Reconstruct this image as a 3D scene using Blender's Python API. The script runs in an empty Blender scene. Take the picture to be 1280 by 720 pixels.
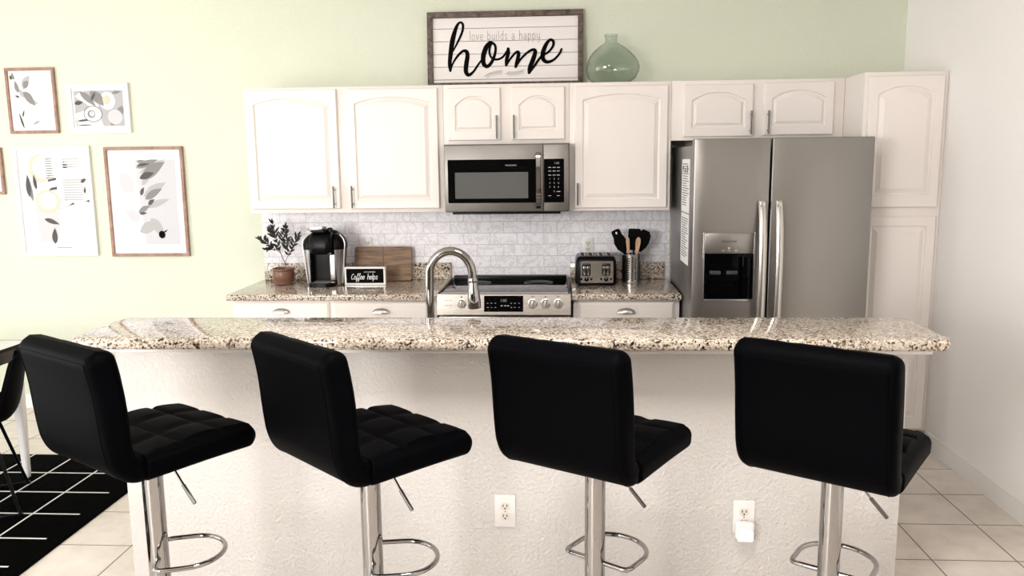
import bpy, bmesh, math, random
from mathutils import Vector, Matrix
random.seed(7)
S = bpy.context.scene
COL = S.collection
PI = math.pi

# ------------------------------------------------------------------ camera, world, lights, exposure
cam = bpy.data.cameras.new('camera')
cam_o = bpy.data.objects.new('camera', cam)
COL.objects.link(cam_o)
S.camera = cam_o
cam.sensor_fit = 'HORIZONTAL'
cam.sensor_width = 36.0
cam.lens = 1021.17 / 1280 * 36.0
cam.clip_start = 0.05
_y, _p, _r = math.radians(3.543), math.radians(-8.852), math.radians(-0.666)
Fw = Vector((-math.sin(_y) * math.cos(_p), math.cos(_y) * math.cos(_p), math.sin(_p)))
Rt = Vector((math.cos(_y), math.sin(_y), 0))
Up = Rt.cross(Fw)
R2 = Rt * math.cos(_r) + Up * math.sin(_r)
U2 = -Rt * math.sin(_r) + Up * math.cos(_r)
M = Matrix((R2, U2, -Fw)).transposed().to_4x4()
M.translation = Vector((0.118, -5.335, 1.674))
cam_o.matrix_world = M

S.view_settings.view_transform = 'Standard'
S.view_settings.look = 'None'
S.view_settings.gamma = 1.0
S.view_settings.use_curve_mapping = False
S.view_settings.exposure = 0.11
S.cycles.use_denoising = True
S.cycles.max_bounces = 8
S.cycles.diffuse_bounces = 5
S.cycles.sample_clamp_indirect = 6.0
S.cycles.caustics_reflective = False
S.cycles.caustics_refractive = False

WINDOW_LEFT_POWER = 70.0
WINDOW_REAR_POWER = 280.0
CEILING_POWER = 47.0
world = bpy.data.worlds.new('daylight')
S.world = world
world.use_nodes = True
world.node_tree.nodes['Background'].inputs[0].default_value = (0.85, 0.93, 1.0, 1)
world.node_tree.nodes['Background'].inputs[1].default_value = 2.0


def area_light(name, loc, direction, sx, sy, power, color):
    l = bpy.data.lights.new(name, 'AREA')
    l.shape = 'RECTANGLE'
    l.size, l.size_y = sx, sy
    l.energy = power
    l.color = color
    o = bpy.data.objects.new(name, l)
    COL.objects.link(o)
    o.location = loc
    o.rotation_euler = Vector(direction).to_track_quat('-Z', 'Y').to_euler()
    return o


ROOM_L, ROOM_R, ROOM_B, ROOM_F, ROOM_H = -5.0, 2.232, 0.0, -8.0, 2.78
area_light('daylight_patio_door', (ROOM_L - 0.02, -2.9, 1.12), (1, 0, 0), 2.6, 2.1, WINDOW_LEFT_POWER, (1.0, 0.985, 0.96))
area_light('daylight_rear_window', (-3.3, ROOM_F - 0.02, 1.85), (0, 1, 0), 2.0, 1.4, WINDOW_REAR_POWER, (1.0, 0.97, 0.93))


# ------------------------------------------------------------------ materials
def new_mat(name):
    m = bpy.data.materials.new(name)
    m.use_nodes = True
    nt = m.node_tree
    return m, nt, nt.nodes['Principled BSDF']


def mat(name, col, rough=0.5, metal=0.0, spec=0.5, coat=0.0):
    m, nt, b = new_mat(name)
    b.inputs['Base Color'].default_value = (*col, 1)
    b.inputs['Roughness'].default_value = rough
    b.inputs['Metallic'].default_value = metal
    b.inputs['Specular IOR Level'].default_value = spec
    b.inputs['Coat Weight'].default_value = coat
    b.inputs['Coat Roughness'].default_value = 0.05
    return m


def node(nt, typ, **kw):
    n = nt.nodes.new(typ)
    for k, v in kw.items():
        if k.startswith('_'):
            setattr(n, k[1:], v)
        else:
            n.inputs[k.replace('__', ' ')].default_value = v
    return n


def coords(nt, scale=(1, 1, 1), loc=(0, 0, 0)):
    tc = nt.nodes.new('ShaderNodeTexCoord')
    mp = nt.nodes.new('ShaderNodeMapping')
    mp.inputs['Scale'].default_value = scale
    mp.inputs['Location'].default_value = loc
    nt.links.new(tc.outputs['Object'], mp.inputs['Vector'])
    return mp.outputs['Vector']


def ramp(nt, fac, stops, interp='LINEAR'):
    r = nt.nodes.new('ShaderNodeValToRGB')
    r.color_ramp.interpolation = interp
    e = r.color_ramp.elements
    while len(e) < len(stops):
        e.new(0.5)
    for i, (p, c) in enumerate(stops):
        e[i].position = p
        e[i].color = (*c, 1) if len(c) == 3 else c
    nt.links.new(fac, r.inputs['Fac'])
    return r.outputs['Color']


def bump(nt, b, height, strength, dist):
    n = nt.nodes.new('ShaderNodeBump')
    n.inputs['Strength'].default_value = strength
    n.inputs['Distance'].default_value = dist
    nt.links.new(height, n.inputs['Height'])
    nt.links.new(n.outputs['Normal'], b.inputs['Normal'])


def wall_mat(name, col, scale, strength, dist=0.004, rough=0.75):
    m, nt, b = new_mat(name)
    b.inputs['Base Color'].default_value = (*col, 1)
    b.inputs['Roughness'].default_value = rough
    b.inputs['Specular IOR Level'].default_value = 0.3
    v = coords(nt)
    n1 = node(nt, 'ShaderNodeTexNoise', Scale=scale, Detail=3.0, Roughness=0.55)
    nt.links.new(v, n1.inputs['Vector'])
    h = ramp(nt, n1.outputs['Fac'], [(0.38, (0, 0, 0)), (0.62, (1, 1, 1))])
    bump(nt, b, h, strength, dist)
    return m


def granite_mat(name):
    m, nt, b = new_mat(name)
    v = coords(nt)
    warp = node(nt, 'ShaderNodeTexNoise', Scale=55.0, Detail=3.0)
    nt.links.new(v, warp.inputs['Vector'])
    mixv = nt.nodes.new('ShaderNodeMix')
    mixv.data_type = 'VECTOR'
    mixv.inputs[0].default_value = 0.012
    nt.links.new(v, mixv.inputs[4])
    nt.links.new(warp.outputs['Color'], mixv.inputs[5])
    vo = node(nt, 'ShaderNodeTexVoronoi', Scale=150.0)
    nt.links.new(mixv.outputs[1], vo.inputs['Vector'])
    sp = nt.nodes.new('ShaderNodeSeparateColor')
    nt.links.new(vo.outputs['Color'], sp.inputs[0])
    cl = node(nt, 'ShaderNodeTexNoise', Scale=16.0, Detail=2.0)
    nt.links.new(v, cl.inputs['Vector'])
    ad = nt.nodes.new('ShaderNodeMath')
    ad.operation = 'MULTIPLY_ADD'
    nt.links.new(cl.outputs['Fac'], ad.inputs[0])
    ad.inputs[1].default_value = 0.55
    nt.links.new(sp.outputs[0], ad.inputs[2])
    su = nt.nodes.new('ShaderNodeMath')
    su.operation = 'SUBTRACT'
    nt.links.new(ad.outputs[0], su.inputs[0])
    su.inputs[1].default_value = 0.27
    c1 = ramp(nt, su.outputs[0], [(0.0, (0.018, 0.014, 0.012)), (0.075, (0.12, 0.085, 0.065)), (0.15, (0.28, 0.21, 0.16)),
                                  (0.27, (0.54, 0.46, 0.375)), (0.5, (0.66, 0.58, 0.49)), (0.78, (0.73, 0.66, 0.58))], 'CONSTANT')
    v2 = node(nt, 'ShaderNodeTexVoronoi', Scale=210.0)
    nt.links.new(v, v2.inputs['Vector'])
    sp2 = nt.nodes.new('ShaderNodeSeparateColor')
    nt.links.new(v2.outputs['Color'], sp2.inputs[0])
    c2 = ramp(nt, sp2.outputs[1], [(0.0, (0.25, 0.2, 0.18)), (0.13, (0.75, 0.72, 0.68)), (0.5, (1, 1, 1))], 'CONSTANT')
    mx = nt.nodes.new('ShaderNodeMix')
    mx.data_type = 'RGBA'
    mx.blend_type = 'MULTIPLY'
    mx.inputs[0].default_value = 0.8
    nt.links.new(c1, mx.inputs[6])
    nt.links.new(c2, mx.inputs[7])
    nt.links.new(mx.outputs[2], b.inputs['Base Color'])
    b.inputs['Roughness'].default_value = 0.07
    b.inputs['Specular IOR Level'].default_value = 0.6
    return m


def grid_line(nt, sock, pitch, offset, half):
    """1 on grout lines at offset + k*pitch"""
    a = nt.nodes.new('ShaderNodeMath'); a.operation = 'SUBTRACT'
    nt.links.new(sock, a.inputs[0]); a.inputs[1].default_value = offset
    p = nt.nodes.new('ShaderNodeMath'); p.operation = 'PINGPONG'
    nt.links.new(a.outputs[0], p.inputs[0]); p.inputs[1].default_value = pitch / 2
    l = nt.nodes.new('ShaderNodeMath'); l.operation = 'LESS_THAN'
    nt.links.new(p.outputs[0], l.inputs[0]); l.inputs[1].default_value = half
    return l.outputs[0]


def fmax(nt, a, b):
    n = nt.nodes.new('ShaderNodeMath'); n.operation = 'MAXIMUM'
    nt.links.new(a, n.inputs[0]); nt.links.new(b, n.inputs[1])
    return n.outputs[0]


def floor_mat():
    m, nt, b = new_mat('floor_tile_beige')
    v = coords(nt)
    sx = nt.nodes.new('ShaderNodeSeparateXYZ')
    nt.links.new(v, sx.inputs[0])
    g = fmax(nt, grid_line(nt, sx.outputs[0], 0.346, -1.797, 0.0032), grid_line(nt, sx.outputs[1], 0.346, -1.335, 0.0032))
    n1 = node(nt, 'ShaderNodeTexNoise', Scale=7.0, Detail=6.0, Roughness=0.65)
    nt.links.new(v, n1.inputs['Vector'])
    c = ramp(nt, n1.outputs['Fac'], [(0.3, (0.63, 0.565, 0.505)), (0.55, (0.74, 0.675, 0.61)), (0.75, (0.79, 0.73, 0.67))])
    mx = nt.nodes.new('ShaderNodeMix'); mx.data_type = 'RGBA'
    nt.links.new(g, mx.inputs[0]); nt.links.new(c, mx.inputs[6]); mx.inputs[7].default_value = (0.15, 0.125, 0.10, 1)
    nt.links.new(mx.outputs[2], b.inputs['Base Color'])
    b.inputs['Roughness'].default_value = 0.38
    inv = nt.nodes.new('ShaderNodeMath'); inv.operation = 'SUBTRACT'; inv.inputs[0].default_value = 1.0
    nt.links.new(g, inv.inputs[1])
    bump(nt, b, inv.outputs[0], 0.5, 0.002)
    return m


def marble_tile_mat():
    m, nt, b = new_mat('marble_subway_tile')
    tc = nt.nodes.new('ShaderNodeTexCoord')
    sx = nt.nodes.new('ShaderNodeSeparateXYZ'); nt.links.new(tc.outputs['Object'], sx.inputs[0])
    cb = nt.nodes.new('ShaderNodeCombineXYZ')
    nt.links.new(sx.outputs[0], cb.inputs[0]); nt.links.new(sx.outputs[2], cb.inputs[1])
    br = nt.nodes.new('ShaderNodeTexBrick')
    br.offset = 0.5
    nt.links.new(cb.outputs[0], br.inputs['Vector'])
    br.inputs['Color1'].default_value = (0, 0, 0, 1)
    br.inputs['Color2'].default_value = (1, 1, 1, 1)
    br.inputs['Mortar'].default_value = (0.5, 0.5, 0.5, 1)
    br.inputs['Scale'].default_value = 1.0
    br.inputs['Mortar Size'].default_value = 0.0016
    br.inputs['Mortar Smooth'].default_value = 0.0
    br.inputs['Brick Width'].default_value = 0.175
    br.inputs['Row Height'].default_value = 0.0755
    # veins, shifted from tile to tile
    off = nt.nodes.new('ShaderNodeVectorMath'); off.operation = 'MULTIPLY_ADD'
    nt.links.new(br.outputs['Color'], off.inputs[0]); off.inputs[1].default_value = (5, 5, 5)
    nt.links.new(tc.outputs['Object'], off.inputs[2])
    nz = node(nt, 'ShaderNodeTexNoise', Scale=11.0, Detail=5.0, Roughness=0.6, Distortion=1.6)
    nt.links.new(off.outputs[0], nz.inputs['Vector'])
    vein = ramp(nt, nz.outputs['Fac'], [(0.44, (0.86, 0.845, 0.90)), (0.495, (0.66, 0.645, 0.68)), (0.515, (0.77, 0.755, 0.80)), (0.57, (0.87, 0.855, 0.91))])
    mx = nt.nodes.new('ShaderNodeMix'); mx.data_type = 'RGBA'
    nt.links.new(br.outputs['Fac'], mx.inputs[0]); nt.links.new(vein, mx.inputs[6]); mx.inputs[7].default_value = (0.50, 0.475, 0.485, 1)
    nt.links.new(mx.outputs[2], b.inputs['Base Color'])
    b.inputs['Roughness'].default_value = 0.3
    inv = nt.nodes.new('ShaderNodeMath'); inv.operation = 'SUBTRACT'; inv.inputs[0].default_value = 1.0
    nt.links.new(br.outputs['Fac'], inv.inputs[1])
    bump(nt, b, inv.outputs[0], 0.35, 0.0015)
    return m


def wood_mat(name, c1, c2, scale=(3, 40, 40), rough=0.5, detail=6.0):
    m, nt, b = new_mat(name)
    v = coords(nt, scale)
    n1 = node(nt, 'ShaderNodeTexNoise', Scale=1.0, Detail=detail, Roughness=0.65, Distortion=0.4)
    nt.links.new(v, n1.inputs['Vector'])
    c = ramp(nt, n1.outputs['Fac'], [(0.32, c1), (0.68, c2)])
    nt.links.new(c, b.inputs['Base Color'])
    b.inputs['Roughness'].default_value = rough
    return m


def steel_mat(name, col, rough, vertical=False):
    m, nt, b = new_mat(name)
    b.inputs['Metallic'].default_value = 1.0
    b.inputs['Base Color'].default_value = (*col, 1)
    v = coords(nt, (3, 3, 500) if not vertical else (500, 3, 3))
    n1 = node(nt, 'ShaderNodeTexNoise', Scale=1.0, Detail=2.0)
    nt.links.new(v, n1.inputs['Vector'])
    r = ramp(nt, n1.outputs['Fac'], [(0.3, (rough * 0.97,) * 3), (0.7, (rough * 1.04,) * 3)])
    nt.links.new(r, b.inputs['Roughness'])
    return m


MT = {}
MT['green_wall'] = wall_mat('sage_green_paint', (0.70, 0.73, 0.61), 85, 0.28)
MT['white_wall'] = wall_mat('white_paint', (0.93, 0.91, 0.895), 80, 0.15)
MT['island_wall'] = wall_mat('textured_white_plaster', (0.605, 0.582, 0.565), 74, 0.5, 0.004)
MT['dark_reflection_wall'] = wall_mat('greige_for_dark_reflections', (0.30, 0.27, 0.24), 80, 0.15)  # unseen wall behind the camera, coloured dark so metal reflects a dim room
MT['ceiling'] = wall_mat('ceiling_paint', (0.85, 0.84, 0.82), 60, 0.2)
MT['trim'] = mat('white_trim_paint', (0.84, 0.82, 0.80), 0.4)
MT['cabinet'] = mat('cream_cabinet_paint', (0.84, 0.785, 0.75), 0.38, spec=0.4)
MT['floor'] = floor_mat()
MT['granite'] = granite_mat('speckled_granite')
MT['tile'] = marble_tile_mat()
MT['steel'] = steel_mat('brushed_steel', (0.48, 0.45, 0.42), 0.27)
MT['steel_microwave'] = steel_mat('brushed_steel_microwave', (0.235, 0.222, 0.21), 0.42)
MT['steel_fridge'] = steel_mat('brushed_steel_fridge', (0.27, 0.258, 0.246), 0.34)
MT['fridge_side'] = mat('dark_grey_textured_metal', (0.22, 0.21, 0.205), 0.35, metal=0.6)
MT['chrome'] = mat('polished_chrome', (0.34, 0.33, 0.325), 0.05, metal=1.0)
MT['nickel'] = mat('satin_nickel', (0.55, 0.53, 0.50), 0.25, metal=1.0)
MT['bright_steel'] = mat('bright_cast_steel', (0.80, 0.78, 0.76), 0.32, metal=1.0)
MT['silver_plastic'] = mat('silver_grey_plastic', (0.34, 0.33, 0.33), 0.22, metal=0.85)
MT['gunmetal'] = mat('dark_bar_pull', (0.12, 0.115, 0.11), 0.35, metal=0.8)
MT['leather'] = mat('black_leather', (0.0006, 0.0006, 0.0011), 0.55, spec=0.022)
MT['black'] = mat('black_plastic', (0.0022, 0.0022, 0.0026), 0.3, spec=0.12)
MT['matte_black'] = mat('black_silicone', (0.002, 0.002, 0.002), 0.6, spec=0.06)
MT['black_glass'] = mat('black_glass', (0.0015, 0.0015, 0.0018), 0.04, spec=0.08)
MT['cooktop'] = mat('glass_cooktop', (0.004, 0.004, 0.005), 0.05, spec=0.7)
MT['dark_gap'] = mat('dark_recess', (0.01, 0.01, 0.01), 0.8)
MT['white_plastic'] = mat('white_plastic', (0.73, 0.715, 0.71), 0.35)
MT['ivory_plastic'] = mat('ivory_plastic', (0.66, 0.61, 0.54), 0.35)
MT['paper'] = mat('white_paper', (0.86, 0.86, 0.87), 0.8)
MT['ink'] = mat('black_ink', (0.002, 0.002, 0.002), 0.7, spec=0.06)
MT['grey_ink'] = mat('grey_ink', (0.16, 0.16, 0.16), 0.7)
MT['light_grey_ink'] = mat('pale_grey_ink', (0.45, 0.45, 0.45), 0.7)
MT['white_ink'] = mat('white_ink', (0.85, 0.85, 0.85), 0.6)
MT['terracotta'] = mat('terracotta_glaze', (0.17, 0.078, 0.048), 0.35)
MT['soil'] = mat('dark_soil', (0.03, 0.02, 0.015), 0.9)
MT['leaf'] = mat('dark_olive_leaf', (0.028, 0.036, 0.024), 0.5)
MT['bark'] = mat('grey_bark', (0.14, 0.11, 0.085), 0.8)
MT['board_wood'] = wood_mat('rustic_board_wood', (0.055, 0.028, 0.016), (0.36, 0.22, 0.13), (5, 45, 45), 0.6)
MT['spoon_wood'] = wood_mat('pale_spoon_wood', (0.42, 0.24, 0.13), (0.62, 0.42, 0.27), (30, 30, 6), 0.55)
MT['barn_wood'] = wood_mat('weathered_barn_wood', (0.035, 0.025, 0.02), (0.20, 0.15, 0.125), (40, 40, 40), 0.75)
MT['rose_wood'] = wood_mat('pinkish_brown_frame_wood', (0.24, 0.13, 0.095), (0.42, 0.26, 0.20), (20, 20, 20), 0.55)
MT['shiplap'] = mat('white_shiplap', (0.84, 0.80, 0.79), 0.6)
MT['rug_black'] = mat('black_rug_pile', (0.0012, 0.0012, 0.0012), 0.95, spec=0.02)
MT['rug_white'] = mat('white_rug_line', (0.80, 0.79, 0.77), 0.95, spec=0.1)
MT['table_white'] = mat('white_lacquer', (0.84, 0.83, 0.82), 0.2)
MT['dark_wood'] = wood_mat('dark_brown_wood', (0.025, 0.015, 0.01), (0.07, 0.04, 0.028), (10, 10, 10), 0.5)
gm = bpy.data.materials.new('pale_green_glass')       # thin blown glass, denser where it is seen edge-on
gm.use_nodes = True
gnt = gm.node_tree
gnt.nodes.clear()
go_ = gnt.nodes.new('ShaderNodeOutputMaterial')
gmx = gnt.nodes.new('ShaderNodeMixShader')
gtr = gnt.nodes.new('ShaderNodeBsdfTransparent')
ggl = gnt.nodes.new('ShaderNodeBsdfGlossy')
ggl.inputs['Roughness'].default_value = 0.03
glw = gnt.nodes.new('ShaderNodeLayerWeight')
glw.inputs['Blend'].default_value = 0.5
gcol = ramp(gnt, glw.outputs['Facing'], [(0.0, (0.895, 0.92, 0.90)), (0.6, (0.885, 0.91, 0.89)), (0.80, (0.84, 0.87, 0.85)), (1.0, (0.50, 0.55, 0.52))])
gnt.links.new(gcol, gtr.inputs['Color'])
gfr = ramp(gnt, glw.outputs['Facing'], [(0.0, (0.035,) * 3), (0.6, (0.05,) * 3), (0.85, (0.14,) * 3), (1.0, (0.45,) * 3)])
gnt.links.new(gfr, gmx.inputs[0])
gnt.links.new(gtr.outputs[0], gmx.inputs[1])
gnt.links.new(ggl.outputs[0], gmx.inputs[2])
gnt.links.new(gmx.outputs[0], go_.inputs[0])
MT['glass'] = gm


def emit(name, col, strength):
    m, nt, b = new_mat(name)
    b.inputs['Base Color'].default_value = (*col, 1)
    b.inputs['Emission Color'].default_value = (*col, 1)
    b.inputs['Emission Strength'].default_value = strength
    return m


MT['lamp'] = emit('lamp_diffuser', (1.0, 0.95, 0.88), 3.0)
MT['night_light'] = emit('night_light_lens', (1.0, 1.0, 1.0), 1.2)
MT['display'] = emit('dim_display_digits', (0.25, 0.28, 0.28), 0.12)


# ------------------------------------------------------------------ mesh helpers
def BM():
    return bmesh.new()


def obj(name, bm, material, parent=None, smooth=35, mods=None):
    bmesh.ops.recalc_face_normals(bm, faces=bm.faces[:])
    me = bpy.data.meshes.new(name)
    bm.to_mesh(me)
    bm.free()
    if isinstance(material, str):
        material = MT[material]
    me.materials.append(material)
    if smooth is not None:
        for p in me.polygons:
            p.use_smooth = True
        me.set_sharp_from_angle(angle=math.radians(smooth))
    o = bpy.data.objects.new(name, me)
    COL.objects.link(o)
    if parent is not None:
        o.parent = parent
    return o


def thing(name, label, cat, loc=(0, 0, 0), rotz=0.0, group=None):
    o = bpy.data.objects.new(name, None)
    COL.objects.link(o)
    o.empty_display_size = 0.1
    o.location = loc
    o.rotation_euler = (0, 0, rotz)
    return tag(o, label, cat, group)


def tag(o, label, cat, group=None):
    o['label'] = label
    o['category'] = cat
    if group:
        o['group'] = group
    return o


def struct(name, bm, material, label=None, smooth=35):
    o = obj(name, bm, material, None, smooth)
    o['kind'] = 'structure'
    o['label'] = label or name.replace('_', ' ')
    o['category'] = name.split('_')[0]
    return o


def copy_tree(o, parent=None):
    c = o.copy()
    COL.objects.link(c)
    if parent is not None:
        c.parent = parent
    for ch in list(o.children):
        copy_tree(ch, c)
    return c


def box(bm, x0, x1, y0, y1, z0, z1, bev=0.0, seg=2, mtx=None):
    t = bmesh.new()
    vs = [t.verts.new((x, y, z)) for x in (x0, x1) for y in (y0, y1) for z in (z0, z1)]
    for f in ((0, 1, 3, 2), (4, 6, 7, 5), (0, 4, 5, 1), (2, 3, 7, 6), (0, 2, 6, 4), (1, 5, 7, 3)):
        t.faces.new([vs[i] for i in f])
    if bev > 0:
        bmesh.ops.bevel(t, geom=t.edges[:], offset=bev, segments=seg, profile=0.5, affect='EDGES')
    merge(bm, t, mtx)


def merge(bm, t, mtx=None):
    if mtx is not None:
        bmesh.ops.transform(t, matrix=mtx, verts=t.verts[:])
    me = bpy.data.meshes.new('tmp')
    t.to_mesh(me)
    t.free()
    bm.from_mesh(me)
    bpy.data.meshes.remove(me)


def loft(bm, loops, closed=True, cap0=True, cap1=True):
    rows = [[bm.verts.new(p) for p in L] for L in loops]
    n = len(rows[0])
    for a, b in zip(rows[:-1], rows[1:]):
        for i in range(n if closed else n - 1):
            j = (i + 1) % n
            bm.faces.new((a[i], a[j], b[j], b[i]))
    if cap0:
        bm.faces.new(rows[0][::-1])
    if cap1:
        bm.faces.new(rows[-1])
    return rows


def tube(bm, pts, r, n=12, closed=False, sx=1.0):
    pts = [Vector(p) for p in pts]
    m = len(pts)
    rs = r if isinstance(r, (list, tuple)) else [r] * m
    tang = []
    for i in range(m):
        a = pts[(i - 1) % m] if (closed or i > 0) else pts[0]
        b = pts[(i + 1) % m] if (closed or i < m - 1) else pts[-1]
        tang.append((b - a).normalized())
    ref = Vector((0, 0, 1)) if abs(tang[0].z) < 0.9 else Vector((1, 0, 0))
    u = tang[0].cross(ref).normalized()
    loops = []
    for i in range(m):
        t = tang[i]
        u = (u - t * u.dot(t)).normalized()
        v = t.cross(u)
        loops.append([pts[i] + (u * math.cos(2 * PI * k / n) * sx + v * math.sin(2 * PI * k / n)) * rs[i] for k in range(n)])
    if closed:
        rows = [[bm.verts.new(p) for p in L] for L in loops]
        for i in range(m):
            a, b = rows[i], rows[(i + 1) % m]
            for k in range(n):
                bm.faces.new((a[k], a[(k + 1) % n], b[(k + 1) % n], b[k]))
    else:
        loft(bm, loops)


def cyl(bm, p0, p1, r0, r1=None, n=24, bev=0.0):
    r1 = r0 if r1 is None else r1
    p0, p1 = Vector(p0), Vector(p1)
    if bev > 0:
        d = (p1 - p0).normalized() * bev
        tube(bm, [p0, p0 + d, p1 - d, p1], [r0 - bev, r0, r1, r1 - bev], n)
    else:
        tube(bm, [p0, p1], [r0, r1], n)


def lathe(bm, prof, n=32, c=(0, 0, 0), fn=None, cap0=True, cap1=True):
    loops = []
    for (r, z) in prof:
        L = []
        for k in range(n):
            a = 2 * PI * k / n
            f = fn(a, z) if fn else 1.0
            L.append((c[0] + r * f * math.cos(a), c[1] + r * f * math.sin(a), c[2] + z))
        loops.append(L)
    loft(bm, loops, True, cap0, cap1)


def prism(bm, poly, fmap, d0, d1):
    """poly: 2-D outline, fmap(u, v, d) -> xyz"""
    a = [bm.verts.new(fmap(u, v, d0)) for u, v in poly]
    b = [bm.verts.new(fmap(u, v, d1)) for u, v in poly]
    n = len(poly)
    for i in range(n):
        j = (i + 1) % n
        bm.faces.new((a[i], a[j], b[j], b[i]))
    bm.faces.new(a[::-1])
    bm.faces.new(b)


def bez(pts, n=8):
    """Catmull-Rom through points"""
    P = [Vector(p) for p in pts]
    out = []
    for i in range(len(P) - 1):
        p0 = P[i - 1] if i > 0 else P[i] * 2 - P[i + 1]
        p1, p2 = P[i], P[i + 1]
        p3 = P[i + 2] if i + 2 < len(P) else P[i + 1] * 2 - P[i]
        for k in range(n):
            t = k / n
            out.append(0.5 * ((2 * p1) + (p2 - p0) * t + (2 * p0 - 5 * p1 + 4 * p2 - p3) * t * t + (3 * p1 - p0 - 3 * p2 + p3) * t ** 3))
    out.append(P[-1])
    return out


def ribbon(bm, pts, fmap, thick, n=6):
    """flat brush stroke: pts of (u, v, half-width), smoothed; fmap(u, v, d) -> xyz; rounded ends"""
    C = bez([(p[0], p[1], p[2]) for p in pts], n) if len(pts) > 2 else [Vector(p) for p in pts]
    m = len(C)
    Ls, Rs = [], []
    for i in range(m):
        a, b = C[max(i - 1, 0)], C[min(i + 1, m - 1)]
        t = Vector((b.x - a.x, b.y - a.y))
        if t.length < 1e-9:
            t = Vector((1, 0))
        t.normalize()
        nn = Vector((-t.y, t.x))
        w = max(C[i].z, 0.0002)
        Ls.append((C[i].x + nn.x * w, C[i].y + nn.y * w))
        Rs.append((C[i].x - nn.x * w, C[i].y - nn.y * w))
    f0 = [(bm.verts.new(fmap(*Ls[i], thick)), bm.verts.new(fmap(*Rs[i], thick))) for i in range(m)]
    for i in range(m - 1):
        bm.faces.new((f0[i][0], f0[i + 1][0], f0[i + 1][1], f0[i][1]))
    for c in (C[0], C[-1]):   # round caps
        w = max(c.z, 0.0002)
        vs = [bm.verts.new(fmap(c.x + w * math.cos(2 * PI * k / 12), c.y + w * math.sin(2 * PI * k / 12), thick * 1.02)) for k in range(12)]
        bm.faces.new(vs)


def text_mesh(txt, size, fmap, d, spacing=1.0, xscale=1.0, align='CENTER'):
    cu = bpy.data.curves.new('lettering', 'FONT')
    cu.body = txt
    cu.size = size
    cu.align_x = align
    cu.space_character = spacing
    cu.resolution_u = 3
    o = bpy.data.objects.new('lettering', cu)
    COL.objects.link(o)
    dg = bpy.context.evaluated_depsgraph_get()
    me = bpy.data.meshes.new_from_object(o.evaluated_get(dg))
    bm = BM()
    bm.from_mesh(me)
    for v in bm.verts:
        v.co = Vector(fmap(v.co.x * xscale, v.co.y, d))
    bpy.data.objects.remove(o)
    bpy.data.curves.remove(cu)
    return bm


# ------------------------------------------------------------------ room shell
bm = BM(); box(bm, ROOM_L, ROOM_R, ROOM_F, ROOM_B, -0.1, 0.0)
struct('floor', bm, 'floor', 'beige square tile floor', None)
bm = BM(); box(bm, ROOM_L - 0.2, ROOM_R + 0.15, ROOM_B, ROOM_B + 0.15, -0.1, ROOM_H)
struct('wall_back', bm, 'green_wall', 'pale sage green back wall', None)
bm = BM(); box(bm, ROOM_R, ROOM_R + 0.15, ROOM_F - 0.2, ROOM_B, -0.1, ROOM_H)
struct('wall_right', bm, 'white_wall', 'white right wall', None)
bm = BM(); box(bm, ROOM_L - 0.2, ROOM_R + 0.15, ROOM_F - 0.2, ROOM_B + 0.15, ROOM_H, ROOM_H + 0.1)
struct('ceiling', bm, 'ceiling', 'white ceiling', None)
bm = BM()
LW0, LW1 = -4.2, -1.6          # patio-door opening, y
box(bm, ROOM_L - 0.15, ROOM_L, LW1, ROOM_B, -0.1, ROOM_H)
box(bm, ROOM_L - 0.15, ROOM_L, ROOM_F, LW0, -0.1, ROOM_H)
box(bm, ROOM_L - 0.15, ROOM_L, LW0, LW1, 2.17, ROOM_H)
box(bm, ROOM_L - 0.15, ROOM_L, LW0, LW1, -0.1, 0.06)
struct('wall_left', bm, 'white_wall', 'white left wall with patio door opening', None)
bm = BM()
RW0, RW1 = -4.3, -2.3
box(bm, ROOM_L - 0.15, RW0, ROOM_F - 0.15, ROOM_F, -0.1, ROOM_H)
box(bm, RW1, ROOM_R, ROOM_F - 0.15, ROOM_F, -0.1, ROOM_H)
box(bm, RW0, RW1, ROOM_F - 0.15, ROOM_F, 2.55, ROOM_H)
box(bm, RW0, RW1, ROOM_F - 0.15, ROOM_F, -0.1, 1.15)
struct('wall_front', bm, 'dark_reflection_wall', 'greige wall behind the camera, darkened for reflections, with window opening', None)


def window_frame(name, axis, a0, a1, z0, z1, c):
    bm = BM()
    def b(u0, u1, w0, w1):
        if axis == 'y':
            box(bm, c - 0.03, c + 0.03, u0, u1, w0, w1, 0.004)
        else:
            box(bm, u0, u1, c - 0.03, c + 0.03, w0, w1, 0.004)
    b(a0, a0 + 0.06, z0, z1); b(a1 - 0.06, a1, z0, z1)
    b(a0 + 0.06, a1 - 0.06, z0, z0 + 0.06); b(a0 + 0.06, a1 - 0.06, z1 - 0.06, z1)
    mid = (a0 + a1) / 2
    b(mid - 0.04, mid + 0.04, z0 + 0.06, z1 - 0.06)
    return struct(name, bm, 'trim', 'white frame of ' + name.replace('_', ' '))


window_frame('door_1', 'y', LW0, LW1, 0.06, 2.17, ROOM_L + 0.03)
window_frame('window_1', 'x', RW0, RW1, 1.15, 2.55, ROOM_F + 0.03)


def baseboard(name, p0, p1, nrm, h=0.095):
    p0, p1, nrm = Vector(p0), Vector(p1), Vector(nrm)
    prof = [(0, 0), (0.014, 0), (0.014, h * 0.62), (0.011, h * 0.74), (0.008, h * 0.86), (0.006, h), (0, h)]
    bm = BM()
    loft(bm, [[p + nrm * d + Vector((0, 0, z)) for d, z in prof] for p in (p0, p1)])
    return struct(name, bm, 'trim', 'white ' + name.replace('_', ' '), 20)


baseboard('baseboard_right', (ROOM_R, -0.64, 0), (ROOM_R, ROOM_F, 0), (-1, 0, 0))
baseboard('baseboard_back', (ROOM_L, 0, 0), (-1.88, 0, 0), (0, -1, 0))
baseboard('baseboard_left', (ROOM_L, 0, 0), (ROOM_L, LW1, 0), (1, 0, 0))

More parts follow.
